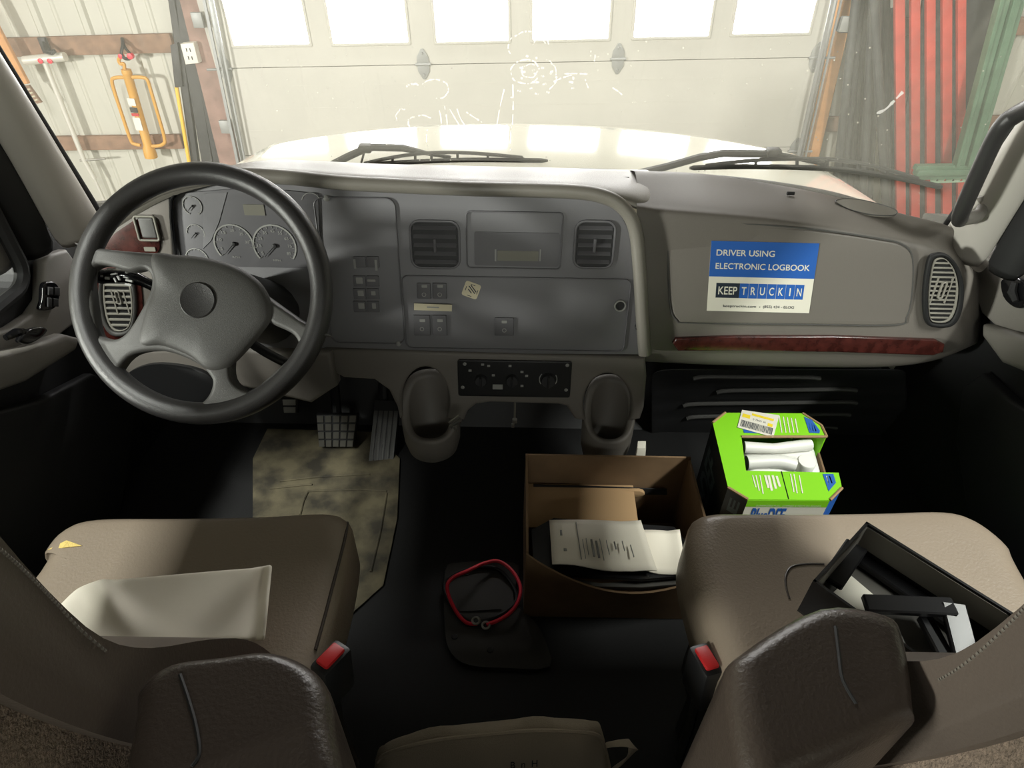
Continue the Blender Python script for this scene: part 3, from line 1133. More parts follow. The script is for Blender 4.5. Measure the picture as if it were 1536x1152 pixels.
mb = MB(); mb.tube([RP2.px(1522, 424, 0.018), RP2.px(1518, 438, 0.02), RP2.px(1524, 452, 0.018)], [0.006, 0.009, 0.006], 8); mb.build('lever_grip', 'dark', s2)

# ---- grab handle on the passenger pillar
r = thing('grab_handle', P(1447, 322, y=1.24), 'dark curved grab handle on the passenger windshield pillar', 'grab handle')
mb = MB()
path = [P(1440, 330, y=1.255), P(1441, 322, y=1.235), P(1450, 300, y=1.222), P(1470, 255, y=1.21), P(1490, 212, y=1.20), P(1506, 186, y=1.19), P(1524, 172, y=1.18), P(1550, 158, y=1.15), P(1600, 130, y=1.08), P(1640, 90, y=1.02)]
mb.tube(cr(path, 5), 0.0155, 14); mb.build('grip', 'wheel', r)
mb = MB()
mb.tube(cr([P(1440, 326, y=1.25), P(1452, 327, y=1.25), P(1468, 322, y=1.26), P(1476, 306, y=1.275), P(1472, 292, y=1.28)], 4), [0.0155] * 4 + [0.014] * 4 + [0.012] * 4 + [0.010] * 5, 10)
mb.build('mount', 'trim', r)

# ================================================================== WIPERS (outside the glass)
def wiper(label, arm, blade, hub):
    r = thing('windshield_wiper', GP(*arm[0], 0.05), label, 'wiper', 'windshield wipers')
    mb = MB()
    mb.tube([GP(a, b, 0.045) for a, b in arm], [0.011] + [0.010] * (len(arm) - 3) + [0.006, 0.005], 8)
    mb.build('arm', 'dark', r)
    mb = MB(); c = GP(*hub, 0.05); mb.box(c, (0.035, 0.03, 0.022), bev=0.006)
    if hub[0] < 700:
        mb.tube([c, GP(hub[0] - 6, hub[1] + 22, 0.05)], 0.003, 6)
    mb.build('elbow', 'dark', r)
    B = cr([GP(a, b, 0.016) for a, b in blade], 8)
    mb = MB(); mb.tube(B, [0.003] + [0.0065] * (len(B) - 2) + [0.003], 6); mb.build('rubber_blade', 'rubber', r)
    up_ = V((0, 0.012, 0.018))
    mb = MB()
    n = len(B)
    i0, i1 = int(n * 0.12), int(n * 0.90)
    mb.tube([B[i] + up_ * (0.2 + 0.8 * math.sin(PI * (i - i0) / (i1 - i0))) for i in range(i0, i1)], 0.005, 6)
    for f in (0.14, 0.28, 0.40, 0.5, 0.62, 0.74, 0.87):
        i = int(n * f)
        k = 0.2 + 0.8 * math.sin(PI * max(0, min(1, (i - i0) / (i1 - i0))))
        mb.tube([B[i], B[i] + up_ * k], 0.004, 6)
    mb.build('bracket', 'dark', r)
    return r


wiper('wiper ahead of the steering wheel side, its blade ending at mid windshield', [(486, 254), (520, 236), (546, 224), (560, 221), (604, 222), (640, 230), (676, 236)], [(524, 250), (600, 244), (700, 240), (822, 241)], (548, 222))
wiper('wiper ahead of the passenger side, its blade reaching the red slats', [(950, 262), (1000, 250), (1050, 236), (1085, 230), (1150, 231), (1190, 236), (1240, 247)], [(1034, 252), (1120, 250), (1240, 253), (1330, 264), (1414, 281)], (1160, 229))

# ================================================================== DASHBOARD
FP = Plane((0, 1.25, 0.74), (1, 0, 0), (0, 0.18, 1))
FC = Plane((0, 1.235, 0.74), (1, 0, 0), (0, 0.18, 1))        # charcoal centre panel, a little nearer
dash = thing('dashboard', (0, 1.3, 0.0), 'grey truck dashboard with charcoal centre panel and glovebox', 'dashboard')

# ---- passenger half: one moulded skin
cols = [955, 966, 985, 1015, 1060, 1150, 1250, 1340, 1400, 1436, 1456, 1468, 1474]
def ip(x, xs, ys):
    for i in range(len(xs) - 1):
        if x <= xs[i + 1]:
            return lerp(ys[i], ys[i + 1], (x - xs[i]) / (xs[i + 1] - xs[i]))
    return ys[-1]
def row(pxy, ys):
    xs = [p[0] for p in pxy]
    return [P(c, ip(c, xs, [p[1] for p in pxy]), y=ip(c, [p[0] for p in ys], [p[1] for p in ys])) for c in cols]
crest = row([(955, 264), (1060, 267), (1150, 279), (1250, 297), (1340, 322), (1400, 336), (1440, 344), (1474, 378)], [(955, 1.40), (1060, 1.47), (1150, 1.46), (1250, 1.41), (1340, 1.35), (1400, 1.31), (1440, 1.30), (1474, 1.31)])
rows = []
rows.append([V((p.x, min(p.y + 0.15, glass_y(p.x, 0.68) - 0.02), p.z - 0.045)) for p in crest])
rows.append([V((p.x, min(p.y + 0.04, glass_y(p.x, 0.72) - 0.025), p.z + 0.001)) for p in crest])
rows.append(crest)
sy = [(955, 306), (985, 311), (1060, 317), (1150, 324), (1250, 338), (1340, 354), (1400, 366), (1440, 386), (1474, 425)]
def off(d): return [(a, b + d) for a, b in sy]
end = lambda y0: [(955, y0), (1400, y0), (1440, y0 + 0.008), (1460, y0 + 0.03), (1474, y0 + 0.09)]
rows.append(row(off(-14), end(1.300)))
rows.append(row(off(-3), end(1.272)))
rows.append(row(off(3), end(1.250)))
rows.append(row(off(14), end(1.243)))
rows.append(row([(955, 400), (1340, 410), (1440, 425), (1474, 450)], end(1.230)))
rows.append(row([(955, 470), (1400, 475), (1474, 478)], end(1.212)))
rows.append(row([(955, 515), (1340, 528), (1400, 522), (1440, 510), (1474, 496)], end(1.200)))
rows.append(row([(955, 540), (1060, 545), (1250, 549), (1340, 549), (1400, 541), (1440, 525), (1474, 510)], end(1.205)))
bot = row([(955, 546), (1060, 552), (1250, 557), (1340, 556), (1400, 548), (1440, 532), (1474, 515)], end(1.225))
rows.append(bot)
rows.append([p + V((0, 0.11, 0.01)) for p in bot])
mb = MB(); mb.grid(rows)
body = mb.build('passenger_body', 'dash', dash, sub=2)

# ---- top deck, left and centre
tc = [(150, 330, 1.24), (200, 292, 1.26), (262, 262, 1.27), (345, 247, 1.28), (430, 250, 1.28), (500, 256, 1.28), (560, 260, 1.28), (700, 266, 1.29), (850, 269, 1.31), (930, 270, 1.36), (985, 268, 1.42)]
fr_ = [(150, 350, 1.21), (200, 306, 1.215), (262, 275, 1.22), (345, 258, 1.225), (430, 259, 1.23), (500, 266, 1.235), (560, 271, 1.235), (700, 277, 1.24), (850, 281, 1.245), (930, 293, 1.255), (985, 312, 1.262)]
A = [P(a, b, y=c) for a, b, c in tc]
B = [P(a, b, y=c) for a, b, c in fr_]
B0 = [p + V((0, 0.01, -0.02)) for p in B]
C2 = [p + V((0, 0.10 - 0.05 * max(0, 1 - i_ / 3), -0.015 - 0.09 * max(0, 1 - i_ / 3))) for i_, p in enumerate(A)]
D3 = [V((p.x, glass_y(p.x, 0.66) - 0.02, 0.665)) for p in A]
mb = MB(); mb.grid([D3, [a.lerp(b, 0.5) + V((0, 0, 0.02)) for a, b in zip(C2, D3)], C2, A, [a.lerp(b, 0.5) + V((0, 0, 0.004)) for a, b in zip(A, B)], B, B0])
mb.build('top_deck', 'pad', dash, sub=2)
# padded lip round the centre panel and down its right side
lip = [(140, 345), (200, 305), (262, 277), (345, 263), (430, 266), (500, 273), (560, 277), (700, 283), (850, 287), (905, 295), (936, 313), (953, 345), (959, 400), (963, 470), (967, 531)]
pts = [FC.px(a, b, 0.012) for a, b in lip]
mb = MB(); mb.tube(cr(pts, 6), 0.0145, 12); mb.build('panel_lip', 'pad', dash)

# ---- charcoal panel
cp = [(200, 320), (262, 285), (345, 270), (430, 272), (500, 278), (560, 283), (700, 289), (850, 293), (900, 300), (930, 318), (946, 350), (952, 400), (957, 470), (961, 532), (800, 531), (600, 525), (488, 521), (470, 540), (240, 545), (205, 420)]
mb = MB(); mb.plate([[FC.uv(a, b) for a, b in cp]], FC, 0.02, 0.002, 0.0)
cpan = mb.build('centre_panel', 'panel', dash)


def fquad(mb, pl, x0, y0, x1, y1, off, mi=0, r=0.0, t=0.0008):
    (a0, b0), (a1, b1) = pl.uv(x0, y1, off), pl.uv(x1, y0, off)
    if r:
        mb.plate([rrect(a0, b0, a1, b1, r)], pl, t, 0, off, mi)
    else:
        mb.plate([[(a0, b0), (a1, b0), (a1, b1), (a0, b1)]], pl, t, 0, off, mi)


def frame(pl, x0, y0, x1, y1, r, w, off, h=0.004, mat_='panel2', name='bezel', parent=None, bev=0.0012):
    (a0, b0), (a1, b1) = pl.uv(x0, y1, off), pl.uv(x1, y0, off)
    mb = MB()
    mb.plate([rrect(a0, b0, a1, b1, r), rrect(a0 + w, b0 + w, a1 - w, b1 - w, max(0.001, r - w))], pl, h, bev, off + h)
    return mb.build(name, mat_, parent)


# switch column left, switch block, radio, vents
frame(FC, 498, 296, 593, 514, 0.02, 0.003, 0.0, 0.005, 'panel2', 'switch_column_bezel', cpan)
frame(FC, 609, 418, 948, 522, 0.016, 0.003, 0.0, 0.005, 'panel2', 'lower_bezel', cpan)
frame(FC, 700, 318, 846, 402, 0.010, 0.003, 0.0, 0.005, 'panel2', 'radio_bezel', cpan)
mb = MB()
for (x, y, w, h) in ((539, 421, 9, 9), (557, 421, 12, 3), (541, 440, 8, 8), (560, 440, 6, 6), (542, 459, 8, 8), (561, 459, 5, 8), (532, 396, 2, 14), (564, 398, 2, 16)):
    fquad(mb, FC, x - w / 2, y - h / 2, x + w / 2, y + h / 2, 0.0065, 0, 0.001)
mb.build('switch_icons', 'line', cpan)
for i, y in enumerate((392, 421, 440, 459)):
    for x in (540, 560):
        mb = MB()
        (a0, b0), (a1, b1) = FC.uv(x - 8.5, y + 8), FC.uv(x + 8.5, y - 8)
        mb.plate([rrect(a0, b0, a1, b1, 0.002)], FC, 0.005, 0.0015, 0.0055)
        mb.build('switch_button', 'panel2', cpan)
for (x0, y0, x1, y1) in ((627, 424, 646, 447), (650, 424, 670, 447), (622, 472, 645, 502), (650, 472, 670, 502), (742, 476, 771, 502)):
    mb = MB()
    (a0, b0), (a1, b1) = FC.uv(x0, y1), FC.uv(x1, y0)
    mb.plate([rrect(a0, b0, a1, b1, 0.002)], FC, 0.006, 0.0015, 0.006)
    bt = mb.build('rocker_switch', 'panel2', cpan)
    mb = MB()
    cx, cy = (x0 + x1) / 2, (y0 + y1) / 2
    fquad(mb, FC, cx - 4, cy - 8, cx + 4, cy - 4, 0.0068, 0, 0.001)
    mb.plate([circ(*FC.uv(cx, cy + 5), 0.005, 12), circ(*FC.uv(cx, cy + 5), 0.0035, 12)], FC, 0.0008, 0, 0.0068)
    mb.build('icon', 'line', bt)
# radio display
mb = MB(); fquad(mb, FC, 746, 377, 808, 391, 0.0040, 0, 0.002, 0.002); part(mb.build('radio_display', 'lcd', cpan), 'pale grey radio display')
mb = MB()
for x0, x1, y in ((770, 786, 362), (796, 815, 363)):
    fquad(mb, FC, x0, y - 1.2, x1, y + 1.2, 0.001)
mb.build('radio_print', 'line', cpan)
mb = MB(); fquad(mb, FC, 712, 350, 840, 398, 0.0025, 0, 0.004, 0.0025); mb.build('radio_face', 'panel2', cpan)
for x0, x1 in ((742, 744.5), (809, 811.5)):
    mb = MB(); fquad(mb, FC, x0, 374, x1, 392, 0.004, 0, 0.0005, 0.003); mb.build('display_edge', 'line', cpan)


def squarevent(x0, y0, x1, y1):
    fr = frame(FC, x0, y0, x1, y1, 0.022, 0.005, 0.0, 0.006, 'panel2', 'air_vent', cpan)
    (a0, b0), (a1, b1) = FC.uv(x0, y1), FC.uv(x1, y0)
    mb = MB(); mb.plate([rrect(a0 + .004, b0 + .004, a1 - .004, b1 - .004, 0.018)], FC, 0.002, 0, 0.0015); mb.build('vent_well', 'dark', fr)
    for k in range(5):
        b = lerp(b0 + 0.016, b1 - 0.016, k / 4)
        mb = MB()
        mb.box(FC.at((a0 + a1) / 2, b, 0.004), (a1 - a0 - 0.018, 0.010, 0.002), Matrix.Rotation(0.5, 3, 'X'))
        mb.build('vane', 'panel2', fr, smooth=False)
    mb = MB(); mb.box(FC.at((a0 + a1) / 2, (b0 + b1) / 2, 0.008), (0.006, 0.006, 0.03), bev=0.001); mb.build('vent_tab', 'panel2', fr)


squarevent(617, 330, 690, 402)
squarevent(858, 330, 926, 402)
# 12 V socket, screw
mb = MB()
u, v = FC.uv(930, 458)
mb.plate([circ(u, v, 0.0135), circ(u, v, 0.010)], FC, 0.006, 0.0015, 0.006)
sk = mb.build('power_socket', 'line', cpan)
mb = MB(); mb.lathe([(0, 0.002), (0.0095, 0.002), (0.0095, 0)], FC.at(u, v), FC.n, 16); mb.build('socket_cap', 'dark', sk)
for a, b in ((957, 491), (598, 515), (490, 297)):
    mb = MB(); mb.lathe([(0, 0.006), (0.004, 0.0055), (0.0065, 0.003), (0.0065, -0.02)], FC.px(a, b, 0.006 if a > 900 else 0.0), FC.n, 12); mb.build('screw', 'dark' if a > 900 else 'line', cpan)

# ---- instrument cluster
cl = MB(); cl.plate([[FC.uv(a, b) for a, b in ((264, 290), (345, 283), (430, 285), (478, 290), (482, 402), (380, 400), (262, 398))]], FC, 0.004, 0.001, 0.004)
clus = cl.build('instrument_cluster', 'panel2', cpan)
mb = MB(); mb.tube([FC.px(a, b, 0.012) for a, b in ((262, 292), (256, 300), (257, 330), (263, 384), (266, 402))], 0.004, 8); mb.build('cluster_bezel', 'gloss', clus)


def gauge(px, py, rpx, marks, unit, a0, a1, nm):
    u, v = FC.uv(px, py)
    r = rpx * 1.21 / FPX
    mb = MB()
    mb.plate([circ(u, v, r, 40, a0, a1) + circ(u, v, r * 0.93, 40, a0, a1)[::-1]], FC, 0.0008, 0, 0.0055)
    nt_ = max(len(marks) * 2 - 1, 9)
    for k in range(nt_):
        t = a1 + (a0 - a1) * k / (nt_ - 1)
        c, s_ = math.cos(t), math.sin(t)
        q = [(u + c * r * 0.92 - s_ * 0.0004, v + s_ * r * 0.92 + c * 0.0004), (u + c * r * 0.82 - s_ * 0.0004, v + s_ * r * 0.82 + c * 0.0004), (u + c * r * 0.82 + s_ * 0.0004, v + s_ * r * 0.82 - c * 0.0004), (u + c * r * 0.92 + s_ * 0.0004, v + s_ * r * 0.92 - c * 0.0004)]
        mb.plate([q], FC, 0.0006, 0, 0.0055)
    for k, s_ in enumerate(marks):
        t = a1 + (a0 - a1) * (k + 0.5) / len(marks) if len(marks) < 8 else a1 + (a0 - a1) * (k + 0.3) / (len(marks) - 0.4)
        c = FC.at(u + math.cos(t) * r * 0.70, v + math.sin(t) * r * 0.70, 0.0055)
        w = 0.0042 * len(s_)
        mb.text(s_, c - FC.u * w / 2 - FC.v * 0.003, FC.u * w, FC.v * 0.006)
    if unit:
        c = FC.at(u, v - r * 0.72, 0.0055)
        mb.text(unit, c - FC.u * 0.0075, FC.u * 0.015, FC.v * 0.0042)
    g = mb.build('gauge', 'line', clus, smooth=False)
    mb = MB()
    t = math.radians(225)
    n_ = V((math.cos(t), math.sin(t), 0))
    mb.tube([FC.at(u, v, 0.0075), FC.at(u + n_.x * r * 0.75, v + n_.y * r * 0.75, 0.0075)], [0.0012, 0.0004], 6)
    mb.lathe([(0, 0.009), (r * 0.10, 0.008), (r * 0.11, 0.0045)], FC.at(u, v, 0), FC.n, 14)
    mb.build('needle', 'dark', g)


gauge(352, 365, 33, ['5', '10', '15', '20', '25', '30'], 'RPM', math.radians(-10), math.radians(220), 'tachometer')
gauge(413, 368, 36, ['5', '15', '25', '35', '45', '55', '65', '75', '85'], 'MPH', math.radians(-38), math.radians(218), 'speedometer')
gauge(290, 308, 15.5, [], '', math.radians(-60), math.radians(240), 'small')
gauge(295, 349, 15, [], '', math.radians(-20), math.radians(180), 'small')
gauge(297, 388, 19, [], '', math.radians(0), math.radians(180), 'small')
mb = MB(); fquad(mb, FC, 367, 307, 395, 323, 0.0055, 0, 0.001); part(mb.build('odometer_display', 'lcd', clus), 'pale odometer display')
mb = MB(); mb.plate([[FC.uv(a, b) for a, b in ((307, 290), (342, 288), (330, 332), (318, 360), (306, 372))]], FC, 0.0012, 0, 0.0052); mb.build('warning_lamp_strip', 'panel', clus)
mb = MB()
u, v = FC.uv(468, 303)
mb.plate([circ(u, v, 0.02, 20, 0.4, 2.9) + circ(u, v, 0.0185, 20, 0.4, 2.9)[::-1]], FC, 0.0008, 0, 0.005)
mb.build('cluster_corner', 'line', clus, smooth=False)

# ---- left wing: grey surround, red burl trim, switch, vent
wing = MB(); wing.plate([[FC.uv(a, b, .012) for a, b in ((112, 390), (124, 362), (160, 322), (200, 300), (238, 290), (256, 292), (258, 340), (262, 410), (262, 560), (190, 560), (140, 540), (112, 470))]], FC, 0.03, 0.006, 0.012)
wing = wing.build('wing_panel', 'dash', dash)
mb = MB(); mb.plate([[FC.uv(a, b, .0155) for a, b in ((150, 372), (172, 350), (200, 331), (228, 322), (238, 340), (240, 372), (236, 380), (160, 378))]], FC, 0.004, 0.001, 0.0155); part(mb.build('burl_trim', 'wood', wing), 'red burl trim')
frame(FC, 210, 323, 233, 361, 0.006, 0.004, 0.0155, 0.006, 'lcd', 'headlight_switch_frame', wing)
mb = MB(); (a0, b0), (a1, b1) = FC.uv(214, 357, .02), FC.uv(229, 327, .02)
mb.plate([rrect(a0, b0, a1, b1, 0.004)], FC, 0.008, 0.003, 0.0215); part(mb.build('headlight_switch', 'hub', wing), 'grey rocker switch')
mb = MB(); fquad(mb, FC, 217, 371, 232, 377, 0.018, 0, 0.001, 0.004); mb.build('dimmer_switch', 'lcd', wing)


def louvre(pl, outer, inner, cx, cy, w, h, nrow, name, parent, off, trimmat):
    mb = MB()
    mb.plate([cr2([pl.uv(a, b, off) for a, b in outer], 4), cr2([pl.uv(a, b, off) for a, b in inner], 4)], pl, 0.012, 0.004, off + 0.008)
    fr = mb.build(name, trimmat, parent)
    mb = MB(); mb.plate([cr2([pl.uv(a, b, off) for a, b in inner], 4)], pl, 0.002, 0, off + 0.0005); mb.build('vent_well', 'rubber', fr)
    poly = cr2([pl.uv(a, b, off) for a, b in inner], 4)
    mx_ = sum(p[0] for p in poly) / len(poly)
    my_ = sum(p[1] for p in poly) / len(poly)
    mb = MB(); mb.plate([[(mx_ + (a - mx_) * 0.96, my_ + (b - my_) * 0.975) for a, b in poly], [(mx_ + (a - mx_) * 0.84, my_ + (b - my_) * 0.93) for a, b in poly]], pl, 0.004, 0.0012, off + 0.0045)
    mb.build('vane_frame', 'vane', fr)
    poly = [(mx_ + (a - mx_) * 0.9, my_ + (b - my_) * 0.95) for a, b in poly]
    b0 = min(p[1] for p in poly)
    b1 = max(p[1] for p in poly)
    for k in range(nrow):
        b = lerp(b0, b1, (k + 1) / (nrow + 1))
        xs = []
        for p, q in zip(poly, poly[1:] + poly[:1]):
            if (p[1] - b) * (q[1] - b) < 0:
                xs.append(lerp(p[0], q[0], (b - p[1]) / (q[1] - p[1])))
        if len(xs) >= 2:
            hh = (b1 - b0) / (nrow + 1) * 0.19
            mb = MB(); mb.plate([rrect(min(xs), b - hh, max(xs), b + hh, hh * 0.8, 2)], pl, 0.004, 0.0008, off + 0.0042)
            mb.build('vane', 'vane', fr)
    a, b = pl.uv(cx, cy, off)
    for sx in (-1, 1):
        x_ = a + sx * w * 2.6
        mb = MB(); mb.plate([rrect(x_ - 0.0014, my_ - (b1 - b0) * 0.2, x_ + 0.0014, my_ + (b1 - b0) * 0.2, 0.001, 2)], pl, 0.003, 0, off + 0.005); mb.build('vent_divider', 'vane', fr)
    mb = MB(); mb.plate([rrect(a - w, b - h, a + w, b + h, w * 0.9), rrect(a - w * .55, b - h * .8, a + w * .55, b + h * .8, w * 0.5)], pl, 0.006, 0.001, off + 0.009); mb.build('vent_tab', 'vane', fr)
    return fr


mb = MB(); mb.plate([cr2([FC.uv(a, b, .0155) for a, b in ((142, 420), (160, 398), (196, 396), (210, 420), (214, 470), (205, 505), (170, 512), (148, 490))], 4)], FC, 0.004, 0.001, 0.0155); part(mb.build('burl_surround', 'wood', wing), 'red burl surround of the vent')
louvre(FC, [(150, 424), (164, 405), (194, 404), (204, 430), (206, 470), (196, 498), (170, 502), (154, 478)], [(155, 428), (167, 410), (191, 409), (199, 432), (201, 468), (193, 493), (172, 496), (159, 474)], 180, 445, 0.005, 0.016, 9, 'side_vent', wing, 0.016, 'hub')

# ---- knee panel and column shroud (behind the wheel)
mb = MB(); mb.plate([[FC.uv(a, b) for a, b in ((180, 520), (330, 515), (420, 522), (500, 522), (508, 575), (470, 600), (300, 560), (190, 575))]], FC, 0.05, 0.012, 0.02); mb.build('knee_panel', 'dash', dash)
# ---- lower console
arc = lambda cx, cy, rx, ry: [(cx + rx * math.cos(t), cy - ry * math.sin(t)) for t in [-0.5 + (PI + 1.0) * k / 22 for k in range(23)]]
lc = [(486, 522), (700, 528), (968, 535), (970, 565), (966, 610), (960, 628)] + arc(911, 608, 36, 48) + [(862, 628), (850, 609), (838, 606), (735, 603), (714, 606), (702, 616), (696, 630)] + arc(638, 602, 36, 52) + [(600, 628), (596, 610), (584, 585), (562, 569), (516, 566), (498, 556)]
mb = MB(); mb.plate([[FC.uv(a, b) for a, b in lc]], FC, 0.03, 0.008, 0.004, bres=3); lcon = mb.build('lower_console', 'dash', dash, angle=60)


def cup(pxc, ytop, ybot, yfront, R, cyp):
    c = P(pxc, 620, y=cyp)
    zt_ = P(pxc, ytop, y=cyp + R).z
    zf = P(pxc, yfront, y=cyp - R).z
    zb_ = P(pxc, ybot, y=cyp - R * 0.5).z
    mb = MB()
    seg = 40
    def rim(t):
        k = (1 + math.sin(t)) / 2            # 1 at the dash side
        k = k * k * (3 - 2 * k)
        return lerp(zf, zt_, k)
    lev = []
    def ring(rad, fz):
        return [V((c.x + rad * math.cos(t) , cyp + rad * math.sin(t), fz(t))) for t in [2 * PI * k / seg for k in range(seg)]]
    z0 = zb_
    lev.append(ring(R * 0.30, lambda t: z0))
    lev.append(ring(R * 0.62, lambda t: z0 + 0.004))
    lev.append(ring(R * 0.86, lambda t: z0 + 0.022))
    lev.append(ring(R * 0.97, lambda t: z0 + 0.055))
    lev.append(ring(R * 1.0, lambda t: lerp(z0 + 0.06, rim(t), 0.5)))
    lev.append(ring(R * 1.0, lambda t: rim(t) - 0.008))
    lev.append(ring(R * 0.98, lambda t: rim(t) - 0.001))
    lev.append(ring(R * 0.90, lambda t: rim(t)))
    lev.append(ring(R * 0.74, lambda t: rim(t) - 0.004))
    lev.append(ring(R * 0.69, lambda t: rim(t) - 0.014))
    lev.append(ring(R * 0.64, lambda t: z0 + 0.03))
    lev.append(ring(R * 0.3, lambda t: z0 + 0.022))
    vv = mb.grid(lev, wrap=True)
    mb.bm.faces.new(vv[0][::-1])
    mb.bm.faces.new(vv[-1])
    return mb.build('cup_holder', 'dash', lcon, angle=80)


cup(646, 552, 692, 664, 0.072, 1.168)
cup(914, 560, 700, 664, 0.064, 1.170)
# clip on the left holder
mb = MB(); a = P(676, 640, y=1.085); b = P(691, 629, y=1.085); mb.tube([a, b], 0.005, 8); mb.tube([P(674, 634, y=1.083), P(689, 623, y=1.083)], 0.003, 6); mb.tube([P(680, 640, y=1.08), P(685, 648, y=1.08)], 0.003, 6)
part(mb.build('metal_clip', 'metal', lcon), 'shiny metal clip')
mb = MB(); c = P(772, 631, y=1.16); mb.box(c, (0.012, 0.01, 0.012), bev=0.002); mb.box(c + V((-0.004, -0.004, -0.012)), (0.008, 0.006, 0.014), bev=0.002); mb.tube([c, c + V((0, 0.09, 0.035))], 0.003, 6); part(mb.build('hanging_bracket', 'metal', lcon), 'small bright bracket')
# climate panel
hv = MB(); (a0, b0), (a1, b1) = FC.uv(688, 591), FC.uv(858, 540)
hv.plate([rrect(a0, b0, a1, b1, 0.006)], FC, 0.006, 0.0015, 0.010); hv = hv.build('climate_panel', 'black', lcon)
for x in (722, 768, 822):
    u, v = FC.uv(x, 566)
    R_ = 0.017 if x == 822 else 0.014
    mb = MB(); mb.lathe([(R_, 0.0), (R_, 0.010), (R_ * 0.9, 0.013), (0, 0.013)], FC.at(u, v, 0.010), FC.n, 24); mb.box(FC.at(u, v, 0.026), (0.005, 0.010, R_ * 1.8), bev=0.0015); mb.build('knob', 'dark', hv)
mb = MB()
u, v = FC.uv(822, 566)
for t0, t1 in ((-0.6, 0.6), (2.4, 3.8)):
    mb.plate([circ(u, v, 0.0215, 10, t0, t1) + circ(u, v, 0.0195, 10, t0, t1)[::-1]], FC, 0.0006, 0, 0.0108)
for (x, y) in ((705, 556), (733, 549), (740, 563), (765, 549), (783, 558), (790, 564), (783, 579), (724, 547)):
    fquad(mb, FC, x - 2.2, y - 1.5, x + 2.2, y + 1.5, 0.0108, 0, 0.0005)
fquad(mb, FC, 739, 577, 754, 584, 0.0108)
mb.build('climate_icons', 'line', hv, smooth=False)
for a, b in ((694, 581), (849, 585), (697, 546), (851, 548)):
    mb = MB(); mb.lathe([(0, 0.003), (0.003, 0.0025), (0.0045, 0.0)], FC.px(a, b, 0.010), FC.n, 12); mb.build('screw', 'line', hv)

# ---- glovebox, burl strip, passenger vent, speaker grille
gb = [(1004, 352), (1018, 340), (1060, 336), (1150, 339), (1240, 348), (1320, 360), (1352, 368), (1367, 388), (1366, 440), (1358, 474), (1340, 486), (1200, 485), (1040, 483), (1016, 478), (1006, 450)]
mb = MB(); mb.plate([cr2([FP.uv(a, b) for a, b in gb], 4)], FP, 0.012, 0.004, 0.006, bres=3); gbo = mb.build('glovebox_door', 'dash', dash, angle=60)
mb = MB(); mb.tube(cr([FP.px(a, b, 0.0042) for a, b in [(x + (1 if x > 1180 else -1) * 1.5, y + (1.5 if y > 420 else -1.5)) for x, y in gb]], 4, True), 0.0020, 6, closed=True); mb.build('glovebox_seam', 'hub', dash)
FW2 = Plane((0, 1.247, 0.74), (1, 0, 0), (0, 0.18, 1))
mb = MB(); st = [(1008, 513), (1013, 505), (1100, 502), (1250, 502), (1400, 507), (1414, 514), (1412, 526), (1396, 531), (1250, 526), (1100, 524), (1016, 524)]
mb.plate([[FP.uv(a, b) for a, b in st]], FP, 0.02, 0.004, 0.010); part(mb.build('burl_strip', 'wood', dash), 'dark red burl strip')
louvre(FP, [(1390, 390), (1402, 379), (1420, 381), (1436, 400), (1444, 430), (1440, 468), (1426, 488), (1400, 490), (1386, 480), (1383, 440)], [(1396, 394), (1405, 385), (1418, 387), (1431, 404), (1437, 432), (1433, 464), (1422, 482), (1402, 484), (1392, 476), (1390, 438)], 1411, 434, 0.006, 0.02, 13, 'passenger_vent', dash, 0.010, 'rubber')
gr = [P(a, b, y=c) for a, b, c in ((1252, 306, 1.385), (1270, 303, 1.40), (1300, 307, 1.385), (1340, 319, 1.345), (1338, 328, 1.325), (1305, 327, 1.33), (1275, 320, 1.35), (1258, 312, 1.37))]
gr = [V((p.x, p.y, p.z + 0.004)) for p in gr]
mb = MB(); mb.prism(cr(gr, 4, True), (0, 0, 0.004), 0); gz = mb.build('speaker_grille', 'pad', dash)
mb = MB(); mb.tube([p + V((0, 0, 0.004)) for p in cr(gr, 4, True)], 0.0013, 6, closed=True); mb.build('grille_rim', 'hub', gz)
for a, b in ((938, 268), (1186, 290)):
    mb = MB(); c = P(a, b, y=1.40); mb.tube([c - V((0.008, 0, 0)), c + V((0.008, 0, 0))], 0.004, 8); mb.build('deck_slot', 'rubber', dash)

# ---- ribbed shelf under the passenger dash
mb = MB()
rows = []
for (py, y_, zo) in ((552, 1.26, 0), (562, 1.32, 0), (580, 1.36, 0), (586, 1.365, -0.006), (600, 1.38, 0), (606, 1.385, -0.006), (622, 1.40, 0), (628, 1.405, -0.006), (645, 1.42, 0), (690, 1.45, 0)):
    row_ = []
    for px in (975, 990, 1020, 1100, 1200, 1280, 1330, 1360):
        p = P(px, py + (8 if px < 985 else 0), y=y_)
        row_.append(p)
    rows.append(row_)
for i, r_ in enumerate(rows):
    if i in (3, 5, 7):
        for p in r_:
            p.y -= 0.012
mb.grid(rows); rk = mb.build('ribbed_kick_panel', 'dark', dash, sub=1, solid=0.004)
for (y0, y1, x0, x1, yy) in ((565, 566, 1040, 1230, 1.300), (586, 584, 1075, 1285, 1.345), (606, 603, 1025, 1285, 1.365), (625, 621, 1030, 1275, 1.385), (643, 640, 1075, 1255, 1.405)):
    mb = MB(); mb.tube(cr([P(x0, y0 + 3, y=yy), P(x0 + 20, y0, y=yy), P((x0 + x1) / 2, (y0 + y1) / 2, y=yy), P(x1 - 20, y1, y=yy), P(x1, y1 + 2, y=yy)], 4), 0.006, 8); mb.build('rib', 'hub', rk)

# ================================================================== STICKERS
PS = 0.0115
def sticker_frame(tl, tr_, bl, pl, off):
    TL, TR, BL = pl.px(*tl, off), pl.px(*tr_, off), pl.px(*bl, off)
    return BL, TR - TL, TL - BL


